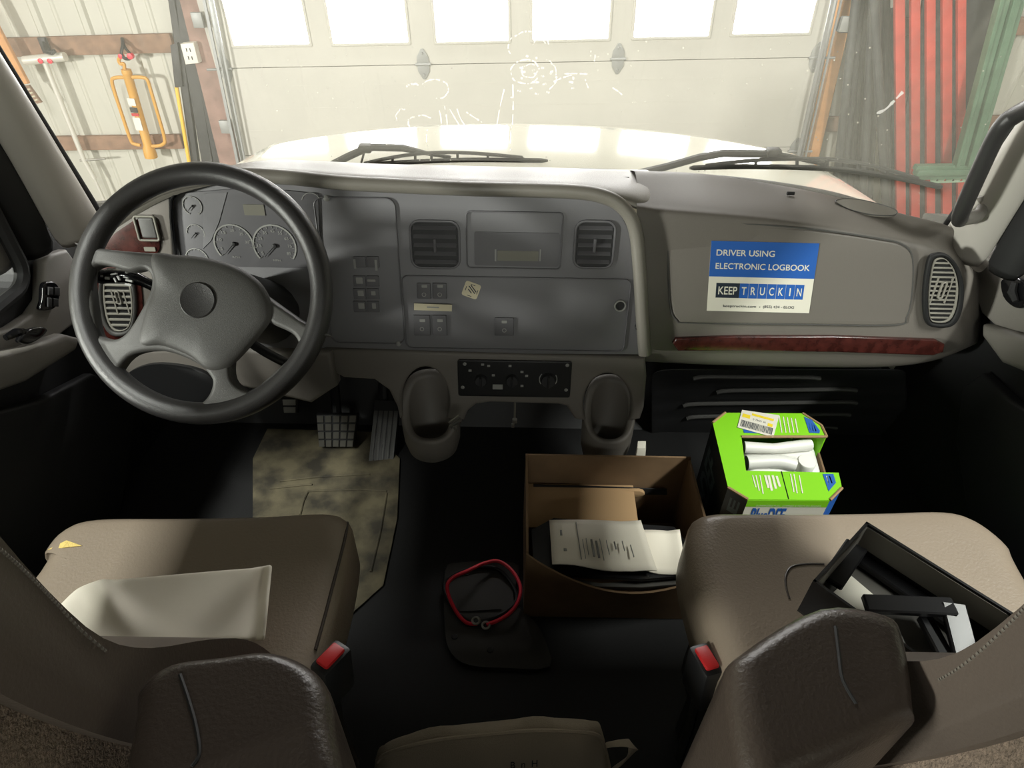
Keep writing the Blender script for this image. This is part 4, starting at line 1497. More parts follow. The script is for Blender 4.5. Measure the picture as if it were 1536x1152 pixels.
PGB = 0.0068
O, U, Vv = sticker_frame((1067, 361), (1229, 365), (1060, 466), FP, PGB)
nn = FP.n
mb = MB()
mb.quad(O, U, Vv, 0, 0.0004)
mb.quad(O + Vv * 0.505 + nn * 0.0004, U, Vv * 0.495, 1, 0.0003)
kb = lambda a, b: O + U * a + Vv * b + nn * 0.0005
mb.quad(kb(0.075, 0.20), U * 0.225, Vv * 0.215, 2, 0.0003)
for k in range(7):
    mb.quad(kb(0.302 + k * 0.0885, 0.20), U * 0.084, Vv * 0.215, 1, 0.0003)
tx = lambda s_, a, b, w, h_, mi, off=0.0010, bold=0.0: mb.text(s_, O + U * a + Vv * b + nn * off, U * w, Vv * h_, mi, bold)
tx('DRIVER USING', 0.055, 0.80, 0.545, 0.085, 3, bold=0.012)
tx('ELECTRONIC LOGBOOK', 0.055, 0.615, 0.89, 0.085, 3, bold=0.012)
tx('KEEP', 0.098, 0.25, 0.18, 0.115, 3, bold=0.012)
for k, ch in enumerate('TRUCKIN'):
    w = 0.012 if ch == 'I' else 0.046
    tx(ch, 0.302 + k * 0.0885 + 0.042 - w / 2, 0.25, w, 0.115, 3, bold=0.012)
tx('keeptruckin.com', 0.155, 0.052, 0.32, 0.048, 2)
tx('•', 0.507, 0.068, 0.010, 0.016, 2)
tx('(855) 434 - ELOG', 0.545, 0.052, 0.30, 0.050, 2)
tag(mb.build('logbook_sticker', ['white', 'blue', 'navy', 'white'], smooth=False, merge=False), 'blue and white electronic logbook sticker on the glovebox door', 'sticker')

mb = MB()
c = FC.uv(707, 435)
sz = 0.0175
rot = math.radians(-20)
def rr(a, b):
    return (c[0] + a * math.cos(rot) - b * math.sin(rot), c[1] + a * math.sin(rot) + b * math.cos(rot))
mb.plate([[rr(a, b) for a, b in rrect(-sz, -sz, sz, sz, 0.005)]], FC, 0.0006, 0, 0.001)
o45 = math.radians(25)
ux = FC.u * math.cos(math.radians(-55)) + FC.v * math.sin(math.radians(-55))
vx = FC.u * math.cos(math.radians(35)) + FC.v * math.sin(math.radians(35))
cc = FC.at(*c, 0.0012)
for k, (w, o_) in enumerate(((0.020, 0.005), (0.022, 0.0005), (0.012, -0.005))):
    mb.quad(cc - ux * w / 2 + vx * o_, ux * w, vx * 0.0022, 1, 0.0002)
for sx, sy_ in ((-1, 0), (1, 0), (0, -1), (0, 1)):
    a, b = rr(sx * sz * 0.75, sy_ * sz * 0.75)
    q = FC.at(a, b, 0.0012)
    d_ = (FC.u * math.cos(rot) + FC.v * math.sin(rot)) if sx == 0 else (FC.u * -math.sin(rot) + FC.v * math.cos(rot))
    e_ = d_.cross(FC.n).normalized()
    mb.quad(q - d_ * 0.005, d_ * 0.010, e_ * 0.0014, 1, 0.0002)
tag(mb.build('diamond_sticker', ['cream', 'navy'], smooth=False, merge=False), 'small tilted cream sticker with rounded corners on charcoal panel', 'sticker')
mb = MB()
O, U, Vv = sticker_frame((621, 455), (678, 457), (621, 465), FC, 0.0085)
mb.quad(O, U, Vv, 0, 0.0005)
mb.quad(O + U * 0.34 + Vv * 0.42 + FC.n * 0.0006, U * 0.32, Vv * 0.2, 1, 0.0002)
tag(mb.build('label_strip', ['cream', 'line'], smooth=False, merge=False), 'narrow cream label strip between the two rows of rocker switches', 'label')

# ================================================================== STEERING WHEEL
WC = P(303, 440, zc=1.105)
WP = Plane(WC, RT * math.cos(math.radians(1)) , UP)
wz = 1.105 / FPX
sw_ = thing('steering_wheel', WC, 'black four spoke steering wheel with wide padded hub', 'steering wheel')
RAD = 0.2095
mb = MB(); mb.tube([WP.at(RAD * math.cos(t), RAD * math.sin(t)) for t in [2 * PI * k / 96 for k in range(96)]], 0.0195, 16, closed=True); mb.build('rim', 'wheel', sw_)
AX = math.radians(-20)                     # the wheel is turned this far
def loc(px, py):
    x, y_ = (px - 303) * wz, -(py - 440) * wz
    return (x * math.cos(-AX) - y_ * math.sin(-AX), x * math.sin(-AX) + y_ * math.cos(-AX))
def unloc(p):
    return (p[0] * math.cos(AX) - p[1] * math.sin(AX), p[0] * math.sin(AX) + p[1] * math.cos(AX))
topL = [loc(a, b) for a, b in ((112, 364), (140, 371), (166, 375), (200, 378), (239, 381), (280, 384), (312, 388))]
lh = [loc(a, b) for a, b in ((138, 412), (145, 402), (162, 399), (197, 408), (221, 405), (230, 418), (227, 440), (211, 472), (194, 498), (178, 509), (159, 507), (149, 497), (141, 448))]
bh = [loc(a, b) for a, b in ((181, 556), (204, 532), (249, 527), (294, 543), (316, 562), (321, 576), (313, 596), (294, 610), (270, 612), (239, 599), (204, 579), (186, 566))]
mir = lambda L_: [(-a, b) for a, b in L_][::-1]
outer = topL + mir(topL)
aR = math.atan2(outer[-1][1], outer[-1][0])
aL = math.atan2(outer[0][1], outer[0][0])
if aL > 0:
    aL -= 2 * PI
RI = RAD - 0.004
outer = outer + [(RI * math.cos(t), RI * math.sin(t)) for t in [aR + (aL - aR) * k / 60 for k in range(1, 60)]]
bsym = [((a - c_) / 2, (b + d) / 2) for (a, b), (c_, d) in zip(cr2(bh, 3), cr2(bh, 3))]
mb = MB(); mb.plate([[unloc(p) for p in outer], cr2([unloc(p) for p in lh], 4), cr2([unloc(p) for p in mir(lh)], 4), cr2([unloc(p) for p in bh], 4)], WP, 0.030, 0.0085, 0.010, bres=4)
mb.build('spokes', 'hub', sw_, angle=70)
# padded centre
mb = MB()
hubp = cr2([unloc(p) for p in [loc(a, b) for a, b in ((232, 384), (270, 384), (312, 388), (360, 402), (398, 430), (412, 470), (396, 500), (352, 548), (318, 556), (290, 536), (250, 520), (214, 516), (222, 470), (236, 430))]], 5)
cx = sum(p[0] for p in hubp) / len(hubp); cy = sum(p[1] for p in hubp) / len(hubp)
lev = []
for k, hgt in ((1.0, 0.008), (0.97, 0.0125), (0.92, 0.016), (0.82, 0.019), (0.6, 0.0215), (0.3, 0.0225)):
    lev.append([WP.at(cx + (a - cx) * k, cy + (b - cy) * k, hgt) for a, b in hubp])
vv = mb.grid(lev, wrap=True); mb.bm.faces.new(vv[-1]); mb.build('hub_pad', 'hub', sw_, angle=80)
u, v = WP.uv(306, 453)
mb = MB(); mb.lathe([(0.031, -0.004), (0.031, 0.0015), (0.029, 0.003), (0.026, 0.0025), (0.012, 0.0015), (0, 0.001)], WP.at(u, v, 0.0215), WP.n, 36); mb.build('horn_badge', 'wheel', sw_)
# column behind
r = thing('steering_column', WC, 'steering column with black stalk and white marks behind the wheel', 'steering column')
bk = (FW * 0.9 + V((0, 0.25, -0.2))).normalized()
mb = MB(); mb.tube([WC - WP.n * 0.024, WC + bk * 0.10, WC + bk * 0.30], [0.045, 0.062, 0.07], 20); mb.build('shroud', 'dark', r)
mb = MB(); mb.tube(cr([P(300, 470, zc=1.17), P(250, 440, zc=1.165), P(205, 418, zc=1.15), P(172, 414, zc=1.145), P(146, 416, zc=1.14)], 4), [0.010] * 8 + [0.012] * 4 + [0.013] * 4 + [0.011], 12); stk = mb.build('turn_signal_stalk', 'gloss', r)
mb = MB()
sp = Plane(P(180, 418, zc=1.128), RT, UP)
for (x0, y0, w, h_, an) in ((152, 414, 3, 3, 0), (160, 417, 6, 4, 0), (170, 411, 9, 2, .2), (172, 420, 2, 7, .5), (177, 417, 2, 7, .5), (188, 416, 7, 2, -.3), (193, 421, 10, 3, -.2), (192, 427, 10, 3, -.2), (192, 407, 9, 3, .4), (166, 403, 12, 1.6, 0)):
    a, b = sp.uv(x0, y0)
    w *= 1.13 / FPX / 2; h_ *= 1.13 / FPX / 2
    q = [(a + x * w * math.cos(an) - z_ * h_ * math.sin(an), b + x * w * math.sin(an) + z_ * h_ * math.cos(an)) for x, z_ in ((-1, -1), (1, -1), (1, 1), (-1, 1))]
    mb.plate([q], sp, 0.004, 0, 0.0)
mb.build('stalk_print', 'print', stk, smooth=False)
mb = MB(); mb.tube(cr([P(320, 470, zc=1.17), P(385, 520, zc=1.16), P(430, 545, zc=1.15)], 4), 0.009, 10); mb.build('shift_lever', 'dark', r)
mb = MB(); pts = [FC.px(a, b, 0.03) for a, b in ((186, 574), (200, 555), (240, 546), (300, 556), (325, 580), (315, 606), (270, 618), (215, 606))]
mb.prism(cr(pts, 4, True), FC.n * -0.05, 0, 0.006); mb.build('lower_cover', 'black', r)

# ================================================================== SEATS
def cushion_mesh(out, z0, ztop, r, mats_mi=0, steps=5, fill=(0.9, 0.75, 0.5, 0.25)):
    """out: plan outline (x, y); ztop(x, y) the upper surface"""
    mb = MB()
    n = len(out)
    cx = sum(p[0] for p in out) / n
    cy = sum(p[1] for p in out) / n
    hw = max(abs(p[0] - cx) for p in out)
    hh = max(abs(p[1] - cy) for p in out)
    def ins(d):
        res = []
        for a, b in out:
            res.append((cx + (a - cx) * (1 - d / hw), cy + (b - cy) * (1 - d / hh)))
        return res
    lev = []
    q = ins(0.01)
    lev.append([V((a, b, z0)) for a, b in q])
    lev.append([V((a, b, z0 + 0.012)) for a, b in out])
    lev.append([V((a, b, lerp(z0, ztop(a, b) - r, 0.6))) for a, b in out])
    for k in range(steps + 1):
        t = PI / 2 * k / steps
        q = ins(r * (1 - math.cos(t)))
        lev.append([V((a, b, ztop(a, b) - r + r * math.sin(t))) for a, b in q])
    base = q
    for f in fill:
        lev.append([V((cx + (a - cx) * f, cy + (b - cy) * f, ztop(cx + (a - cx) * f, cy + (b - cy) * f))) for a, b in base])
    vv = mb.grid(lev, wrap=True)
    mb.bm.faces.new(vv[0][::-1])
    c = mb.bm.verts.new(V((cx, cy, ztop(cx, cy))))
    L_ = vv[-1]
    for k in range(n):
        mb.bm.faces.new((L_[k], L_[(k + 1) % n], c))
    return mb


def seat(name, label, sgn, plan, ztop, seampx, foampx):
    sx = 0.50 * sgn
    r = thing(name, (sx, 0.35, 0.0), label, 'seat')
    mb = cushion_mesh(cr2(plan, 5), 0.37, ztop, 0.045)
    sh = [mb.hit(a, b, 0.0003) for a, b in seampx]
    fh = [mb.hit(a, b, 0.0008) for a, b in foampx]
    mb.build('seat_cushion', 'leather', r, angle=80)
    mb = MB(); mb.tube(cr([p for p in sh if p], 5), 0.0026 if sgn < 0 else 0.0016, 8); mb.build('piping' if sgn < 0 else 'seat_seam', 'leather2', r)
    fh = [p for p in fh if p]
    if fh:
        mb = MB(); mb.prism(fh, (0, 0, 0.001), 0)
        part(mb.build('foam_tear', 'foam', r, smooth=False), 'yellow foam showing through a tear')
    mb = MB(); mb.box((sx, 0.36, 0.29), (0.40, 0.44, 0.16), bev=0.03); mb.build('suspension_cover', 'rubber', r)
    mb = MB(); mb.box((sx, 0.36, 0.105), (0.34, 0.40, 0.21), bev=0.01); mb.build('pedestal', 'rubber', r)
    return r


def ztd(x, y):
    d = ((x + 0.50) / 0.22)
    return 0.50 + 0.010 * d * d - 0.012 * max(0, 1 - ((y - 0.45) / 0.25) ** 2) + 0.012 * max(0, (y - 0.55) / 0.1) * 0


planD = [P(a, b, z=0.49) for a, b in ((50, 850), (58, 822), (88, 790), (140, 774), (260, 770), (400, 769), (490, 768), (520, 774), (526, 796), (512, 870))]
planD = [(p.x, p.y) for p in planD] + [(-0.250, 0.40), (-0.262, 0.22), (-0.30, 0.12), (-0.50, 0.10), (-0.69, 0.12), (-0.735, 0.30)]
sd = seat('driver_seat', 'driver seat in taupe vinyl with a torn left corner, behind the steering wheel', -1, planD, ztd, ((521, 784), (519, 800), (512, 830), (500, 875), (487, 925), (473, 975)), ((70, 817), (100, 811), (123, 819), (95, 822), (72, 825)))
def ztp(x, y):
    d = ((x - 0.53) / 0.24)
    return 0.50 + 0.010 * d * d - 0.012 * max(0, 1 - ((y - 0.42) / 0.25) ** 2)


planP = [P(a, b, z=0.49) for a, b in ((1036, 840), (1034, 790), (1046, 772), (1090, 768), (1200, 766), (1320, 765), (1420, 766), (1470, 782), (1515, 815), (1536, 850))]
planP = [(p.x, p.y) for p in planP] + [(0.775, 0.40), (0.765, 0.20), (0.70, 0.10), (0.50, 0.08), (0.34, 0.10), (0.30, 0.22), (0.285, 0.42)]
sp_ = seat('passenger_seat', 'passenger seat in taupe vinyl holding the open black box', 1, planP[::-1], ztp, ((1184, 898), (1179, 880), (1179, 862), (1188, 850), (1210, 846), (1236, 846)), ())
def backrest(parent, sgn, x_in, x_out, stitch_px):
    """side profile (y, z) pushed across the seat"""
    front = [(0.385, 0.52), (0.372, 0.60), (0.345, 0.68), (0.300, 0.76), (0.248, 0.84), (0.222, 0.90), (0.212, 0.97), (0.208, 1.05), (0.200, 1.14), (0.185, 1.21), (0.150, 1.255)]
    backp = [(0.118, 1.258), (0.122, 1.2), (0.140, 1.1), (0.152, 1.0), (0.165, 0.92), (0.188, 0.825), (0.215, 0.74), (0.25, 0.66), (0.28, 0.58), (0.31, 0.51)]
    if sgn > 0:
        front = [(a - 0.055 * max(0, 0.76 - b) / 0.24, b) for a, b in front]
        backp = [(a - 0.03 * max(0, 0.76 - b) / 0.24, b) for a, b in backp]
    prof = cr2(front + backp, 3)
    mb = MB()
    mb.prism([V((x_in, a, b)) for a, b in prof], (x_out - x_in, 0, 0), 0, 0.016, 5)
    q = [mb.hit(a, b) for a, b in stitch_px]
    q = cr([p for p in q if p], 14)
    o = mb.build('backrest', 'leather3', parent, angle=75)
    mb = MB()
    for a, b in list(zip(q, q[1:]))[::2]:
        mb.tube([a, b], 0.0011, 5)
    mb.build('stitching', 'stitch', o, smooth=False)
    bk = [(a + 0.004, b) for a, b in backp[1:-1]]
    ring = bk + [(a - 0.055, b + 0.012) for a, b in bk[::-1]]
    mb = MB(); mb.prism([V((x_in + sgn * 0.012, a, b)) for a, b in cr2(ring, 3)], (x_out - x_in - sgn * 0.024, 0, 0), 0, 0.02, 4)
    part(mb.build('back_panel', 'carpet', parent, angle=75), 'fuzzy brown fabric back panel')
    return o


backrest(sd, -1, -0.270, -0.74, [(-40, 790), (0, 824), (30, 850), (60, 880), (85, 906), (120, 944), (160, 978)])
backrest(sp_, 1, 0.300, 0.77, [(1580, 868), (1545, 904), (1512, 938), (1474, 974), (1436, 1004), (1408, 1020)])


# folded-up armrests: eight corners, low end first
def arm_block(parent, outline, z, h, r, seam):
    mb = cushion_mesh(cr2([P(a, b, z=z)[:2] for a, b in outline], 4), z - h, lambda x, y: z, r)
    sm = [mb.hit(a, b) for a, b in seam]
    a = mb.build('armrest', 'leather2', parent, angle=80)
    mb = MB(); mb.tube(cr([p for p in sm if p], 6), 0.0014, 6)
    mb.build('seam', 'rubber', a)
    return a


arm_block(sd, [(192, 1062), (200, 1020), (246, 986), (330, 974), (400, 966), (456, 984), (488, 1018), (498, 1080), (492, 1220), (196, 1220)], 0.86, 0.24, 0.022, [(276, 986), (270, 1012), (283, 1050), (294, 1090), (299, 1130), (288, 1150)])
arm_block(sp_, [(1094, 1010), (1118, 966), (1235, 900), (1338, 910), (1366, 948), (1382, 1052), (1366, 1080), (1182, 1166), (1124, 1170)], 0.86, 0.24, 0.020, [(1240, 912), (1253, 940), (1258, 980), (1264, 1020), (1284, 1056)])

# ---- seat belt buckles
def buckle(label, px, py, z, lean):
    c = P(px, py, z=z)
    r = thing('seat_belt_buckle', (c.x, c.y - 0.03, 0.22), label, 'seat belt buckle', 'seat belt buckles')
    ax = V((lean, 0.10, 1)).normalized()
    R_ = ax.to_track_quat('Z', 'Y').to_matrix()
    mb = MB(); mb.box(c - ax * 0.042, (0.030, 0.05, 0.085), R_, bev=0.006); mb.build('buckle_body', 'black', r)
    mb = MB(); mb.box(c + ax * 0.0015, (0.020, 0.034, 0.008), R_, bev=0.003); part(mb.build('release_button', 'red', r), 'red release button')
    mb = MB(); mb.tube([c - ax * 0.08, c - ax * 0.16, V((c.x, c.y - 0.03, 0.22))], 0.011, 8, flat=0.5); mb.build('stalk', 'black', r)


buckle('black seat belt buckle with red button beside the driver seat cushion', 496, 985, 0.50, 0.06)
buckle('black seat belt buckle with red button beside the passenger seat cushion', 1060, 988, 0.47, -0.03)

# ================================================================== THINGS ON THE SEATS
def sheet(name, pxpts, zf, mats, th, nx=26, ny=14):
    """four-sided sheet: pxpts top edge polyline and bottom edge polyline (pixels at z = base), zf(u, v) its height"""
    top, botm = pxpts
    def along(pl_, t):
        f = t * (len(pl_) - 1)
        i = min(int(f), len(pl_) - 2)
        return lerp(pl_[i][0], pl_[i + 1][0], f - i), lerp(pl_[i][1], pl_[i + 1][1], f - i)
    rows = []
    for j in range(ny + 1):
        v = j / ny
        row_ = []
        for i in range(nx + 1):
            u = i / nx
            a = along(top, u); b = along(botm, u)
            row_.append(P(lerp(a[0], b[0], v), lerp(a[1], b[1], v), z=zf(u, v)))
        rows.append(row_)
    mb = MB(); mb.grid(rows)
    return mb.build(name, mats, None, sub=1, solid=th, solid_off=-1)


def envz(u, v):
    z = 0.532 + 0.010 * math.sin(3.2 * u + 1.4 * v) + 0.004 * math.sin(17 * u + 6 * v)
    z += 0.02 * max(0, 1 - abs(u - 0.26 - 0.12 * v) / 0.14) * (1 - v) ** 1.0
    z += 0.018 * max(0, (u - 0.93) / 0.07) ** 1.5
    z += 0.004 * math.sin(26 * u) * max(0, u - 0.7) / 0.3
    return z


tag(sheet('padded_envelope', ([(70, 925), (112, 882), (152, 866), (170, 868), (250, 861), (340, 853), (385, 850), (404, 846)], [(110, 985), (150, 976), (190, 976), (250, 968), (300, 962), (345, 960), (375, 960), (392, 961)]), envz, 'paper', 0.006),
    'crumpled white envelope lying on the driver seat cushion', 'envelope')

# ---- open black carton on the passenger seat
zb2, zt2 = 0.524, 0.594
Ac, Bc, Cc = P(1300, 782, z=zt2), P(1512, 914, z=zt2), P(1222, 868, z=zt2)
eu, ev = Bc - Ac, Cc - Ac
eu *= 1.05
ev = ev * 1.03
ev.z = 0.0
dn = V((0, 0, zb2 - zt2))
r = thing('open_black_box', (Ac + eu * 0.5 + ev * 0.5 + dn), 'open shallow black carton with grey lining and a black insert on passenger seat', 'box')
U1, V1 = eu.normalized(), ev.normalized()
tt = 0.004
def wallq(a, b, h0=0.0, h1=0.0):
    d = (b - a).normalized()
    n = V((d.y, -d.x, 0)) * tt
    return [a + dn, b + dn, b + dn + n, a + dn + n, a, b, b + n, a + n]
for nm, a, b in (('side_wall', Ac, Ac + eu), ('side_wall', Ac + ev, Ac + eu + ev), ('end_wall', Ac, Ac + ev), ('end_wall', Ac + eu, Ac + eu + ev)):
    d = (b - a).normalized()
    n = V((d.y, -d.x, 0))
    mid = Ac + eu * 0.5 + ev * 0.5
    if (mid - a).dot(n) < 0:
        n = -n
    mb = MB()
    mb.hexa([a + dn, b + dn, b + dn + n * tt, a + dn + n * tt, a, b, b + n * tt, a + n * tt], 0)
    w_ = mb.build(nm, 'bag', r, smooth=False)
    mb = MB()
    lo = dn * 0.62
    mb.hexa([a + lo + n * tt + d * .004, b + lo + n * tt - d * .004, b + lo + n * (tt + .0012) - d * .004, a + lo + n * (tt + .0012) + d * .004, a + n * tt + d * .004 - V((0, 0, .004)), b + n * tt - d * .004 - V((0, 0, .004)), b + n * (tt + .0012) - d * .004 - V((0, 0, .004)), a + n * (tt + .0012) + d * .004 - V((0, 0, .004))], 0)
    mb.build('lining', 'lining', w_, smooth=False)
mb = MB(); o_ = Ac + dn; mb.prism([o_, o_ + eu, o_ + eu + ev, o_ + ev], (0, 0, 0.004)); fl = mb.build('base_panel', 'foil', r, smooth=False)
mb = MB(); q0 = Ac + dn + V((0, 0, 0.005)); mb.prism([q0 + eu * .12 + ev * .30, q0 + eu * .40 + ev * .36, q0 + eu * .40 + ev * .62, q0 + eu * .10 + ev * .60], (0, 0, 0.002)); part(mb.build('white_card', 'white', r, smooth=False), 'white card lying in the bottom')
mb = MB()
def strap(a0, b0, a1, b1, h0, h1, w):
    s0 = Ac + eu * a0 + ev * b0 + dn * (1 - h0)
    s1 = Ac + eu * a1 + ev * b1 + dn * (1 - h1)
    d = (s1 - s0).normalized()
    sd_ = d.cross(V((0, 0, 1))).normalized() * w / 2
    mb.hexa([s0 - sd_ - V((0, 0, .01)), s1 - sd_ - V((0, 0, .01)), s1 + sd_ - V((0, 0, .01)), s0 + sd_ - V((0, 0, .01)), s0 - sd_, s1 - sd_, s1 + sd_, s0 + sd_], 0, 0.002, 1)
strap(0.02, 0.06, 0.98, 0.10, 0.25, 0.25, 0.028)
strap(0.03, 0.10, 0.06, 0.62, 0.55, 0.4, 0.030)
strap(0.30, 0.66, 0.72, 0.20, 0.55, 0.8, 0.026)
strap(0.70, 0.18, 0.96, 0.56, 0.8, 0.5, 0.030)
strap(0.62, 0.34, 0.90, 0.66, 0.45, 0.45, 0.020)
mb.build('black_insert', 'bag', r, smooth=False)

# ================================================================== FLOOR
# driver side mat area with dust, cover plate
mb = MB()
q = [P(a, b, z=0.0) for a, b in ((380, 690), (402, 645), (560, 650), (600, 690), (596, 780), (575, 880), (520, 930), (380, 900))]
mb.prism(q, (0, 0, 0.006), 0, 0.003, 1)
fm = mb.build('floor_mat', 'dusty', None)
tag(fm, 'dusty tan-grey rubber mat on the driver footwell floor', 'floor mat')
mb = MB()
for pts in (((420, 722), (470, 716), (555, 711)), ((405, 733), (452, 728), (468, 727)), ((462, 737), (540, 734), (580, 737)), ((462, 737), (455, 752), (450, 772)), ((580, 740), (570, 800), (556, 858))):
    mb.tube([P(a, b, z=0.007) for a, b in pts], 0.003, 6)
mb.build('raised_rib', 'dusty', fm)
mb = MB(); pts = [P(a, b, z=0.0) for a, b in ((668, 862), (690, 848), (770, 848), (776, 870), (770, 905), (800, 935), (815, 960), (824, 1004), (760, 1006), (705, 1002), (678, 985), (668, 950))]
mb.prism(cr(pts, 3, True), (0, 0, 0.012), 0, 0.004)
cpv = tag(mb.build('floor_cover_plate', 'plate', None), 'dark grey rounded floor cover plate under the red cable', 'cover plate')
for a, b in ((735, 975), (682, 955), (700, 860)):
    mb = MB(); mb.lathe([(0, 0.003), (0.006, 0.002), (0.008, -0.002)], P(a, b, z=0.012), (0, 0, 1), 12); mb.build('bolt', 'rubber', cpv)
mb = MB(); mb.prism([P(a, b, z=0.012) for a, b in ((688, 890), (748, 888), (752, 915), (690, 918))], (0, 0, 0.003), 0, 0.001, 1); mb.build('raised_pad', 'plate', cpv)

# pedals
def pedal(label, quad, y, ribs, zoff=0.0, th=0.02):
    q = [P(a, b, y=yy) for (a, b), yy in zip(quad, y)]
    n = (q[1] - q[0]).cross(q[3] - q[0]).normalized()
    if n.y > 0:
        n = -n
    r = thing('foot_pedal', (q[0] + q[2]) / 2, label, 'pedal')
    mb = MB(); mb.prism(q, -n * th, 0, 0.004); mb.build('pedal_pad', 'dark', r)
    mb = MB()
    nu, nv = ribs
    for i in range(nu):
        for j in range(nv):
            f = lambda u, v: q[0].lerp(q[1], u).lerp(q[3].lerp(q[2], u), v)
            u0, u1 = (i + 0.12) / nu, (i + 0.88) / nu
            v0, v1 = (j + 0.12) / nv, (j + 0.88) / nv
            mb.prism([f(u0, v0), f(u1, v0), f(u1, v1), f(u0, v1)], n * 0.003, 0)
    mb.build('pedal_face', 'metal' if nv > 1 else 'hub', r, smooth=False)
    c = (q[0] + q[3]) / 2
    mb = MB(); mb.tube([(q[0] + q[1]) / 2 * 0.5 + (q[2] + q[3]) / 2 * 0.5 - n * 0.02, V((c.x + 0.02, c.y + 0.18, c.z + 0.12)), V((c.x + 0.02, c.y + 0.24, c.z + 0.35))], 0.014, 8); mb.build('pedal_arm', 'black', r)
    return r


pedal('wide gridded brake pedal in the driver footwell', [(474, 622), (536, 622), (530, 671), (478, 671)], [1.34, 1.34, 1.30, 1.30], (5, 4))
pedal('small silver pedal high in the driver footwell', [(421, 598), (447, 598), (446, 620), (424, 620)], [1.40, 1.40, 1.38, 1.38], (1, 2))
pedal('long ribbed accelerator pedal right of the brake pedal', [(562, 600), (600, 600), (586, 742), (548, 736)], [1.40, 1.40, 1.20, 1.20], (5, 1), th=0.015)

# red cable loop
r = thing('red_cable', P(720, 890, z=0.015), 'red and black battery cable coiled in a loop on the floor plate', 'cable')
loop = [(716, 936), (700, 934), (686, 920), (674, 896), (671, 878), (680, 866), (702, 856), (726, 845), (748, 842), (768, 856), (780, 878), (778, 900), (766, 918), (748, 930), (730, 937)]
hz = [0.016, 0.02, 0.03, 0.045, 0.055, 0.055, 0.05, 0.035, 0.03, 0.03, 0.03, 0.03, 0.03, 0.025, 0.02]
mb = MB(); mb.tube(cr([P(a, b, z=h_) for (a, b), h_ in zip(loop, hz)], 6), 0.0042, 8); mb.build('red_wire', 'redwire', r)
lp2 = [(728, 938), (700, 930), (680, 912), (668, 890), (668, 872), (690, 858), (724, 850), (750, 856), (770, 880), (774, 902), (752, 922), (724, 932)]
mb = MB(); mb.tube(cr([P(a, b, z=0.017) for a, b in lp2], 6), 0.0042, 8); mb.build('black_wire', 'rubber', r)
for (a, b) in ((714, 931), (729, 938)):
    mb = MB(); c = P(a, b, z=0.022); mb.tube([c + V((0.008 * math.cos(t), 0.008 * math.sin(t), 0)) for t in [2 * PI * k / 16 for k in range(16)]], 0.0028, 6, closed=True); mb.build('ring_terminal', 'metal', r)

# ================================================================== CARDBOARD BOX
bx0, bx1 = 0.035, 0.425
yF, yB = 0.79, 1.065
hB = P(900, 684, y=yB).z
r = thing('cardboard_box', ((bx0 + bx1) / 2, (yF + yB) / 2, 0.0), 'open brown cardboard box of papers on the floor between the seats', 'box')
tk = 0.005
M['cardin'] = M['card']
mb = MB(); mb.box(((bx0 + bx1) / 2, yB, hB / 2 + 0.001), (bx1 - bx0, tk, hB), mi=0); mb.build('back_wall', 'card', r, smooth=False)
zf = []
fx = [lerp(bx0, bx1, k / 16) for k in range(17)]
fz = [P(800, 836, y=yF).z, 0, P(1040, 866, y=yF).z]
def ftop(t):
    return lerp(P(792, 832, y=yF).z, P(1040, 862, y=yF).z, t) - 0.055 * math.sin(PI * t) ** 0.8
def wave(name, x0, x1, y_, top, bulge):
    rows = []
    for yy in (0, tk):
        rows.append([V((x, y_ - bulge * math.sin(PI * (k / 16)) + yy, top(k / 16))) for k, x in enumerate(fx)])
    lo = [[V((x, y_ + yy, 0.002)) for x in fx] for yy in (0, tk)]
    mb = MB()
    vv = mb.grid([lo[0], rows[0], rows[1], lo[1]])
    return mb.build(name, 'card', r, angle=50)
wave('front_wall', bx0, bx1, yF, ftop, 0.03)
mb = MB(); mb.prism([V((bx0, yF, 0.002)), V((bx0, yB, 0.002)), V((bx0, yB, hB)), V((bx0, yF, hB * 0.93))], (tk, 0, 0)); mb.build('side_wall', 'card', r, smooth=False)
zR = P(1028, 692, x=bx1).z
mb = MB(); mb.prism([V((bx1, yF, 0.002)), V((bx1, yB, 0.002)), V((bx1, yB, hB - 0.005)), V((bx1, yF, hB * 0.93))], (-tk, 0, 0)); mb.build('side_wall', 'card', r, smooth=False)
mb = MB(); mb.box(((bx0 + bx1) / 2, (yF + yB) / 2, 0.004), (bx1 - bx0 - 0.012, yB - yF - 0.012, 0.005)); mb.build('base_panel', 'card', r, smooth=False)
# inner flap standing against the back, with a hand slot
bp = Plane((0, yB - 0.012, 0), (1, 0, 0), (0, 0, 1))
mb = MB(); mb.plate([[bp.uv(a, b) for a, b in ((802, 770), (802, 738), (1000, 738), (960, 770), (925, 778))]], bp, 0.004); mb.build('inner_flap', 'card', r, smooth=False)
mb = MB(); mb.plate([[bp.uv(a, b) for a, b in ((800, 726), (872, 728), (1000, 733), (1000, 741), (870, 739), (800, 737))]], bp, 0.003, 0, 0.003); mb.build('hand_slot', 'rubber', r, smooth=False)
mb = MB(); mb.plate([cr2([bp.uv(a, b) for a, b in ((874, 735), (900, 731), (925, 732), (958, 731), (966, 737), (950, 741), (915, 743), (885, 740))], 3)], bp, 0.010, 0.002, 0.012); mb.build('torn_edge', 'cardedge', r)
mb = MB(); mb.box(((bx0 + bx1) / 2 - 0.06, 1.0, 0.135), (0.26, 0.12, 0.004), Matrix.Rotation(0.15, 3, 'X')); mb.build('folded_flap', 'cardedge', r, smooth=False)

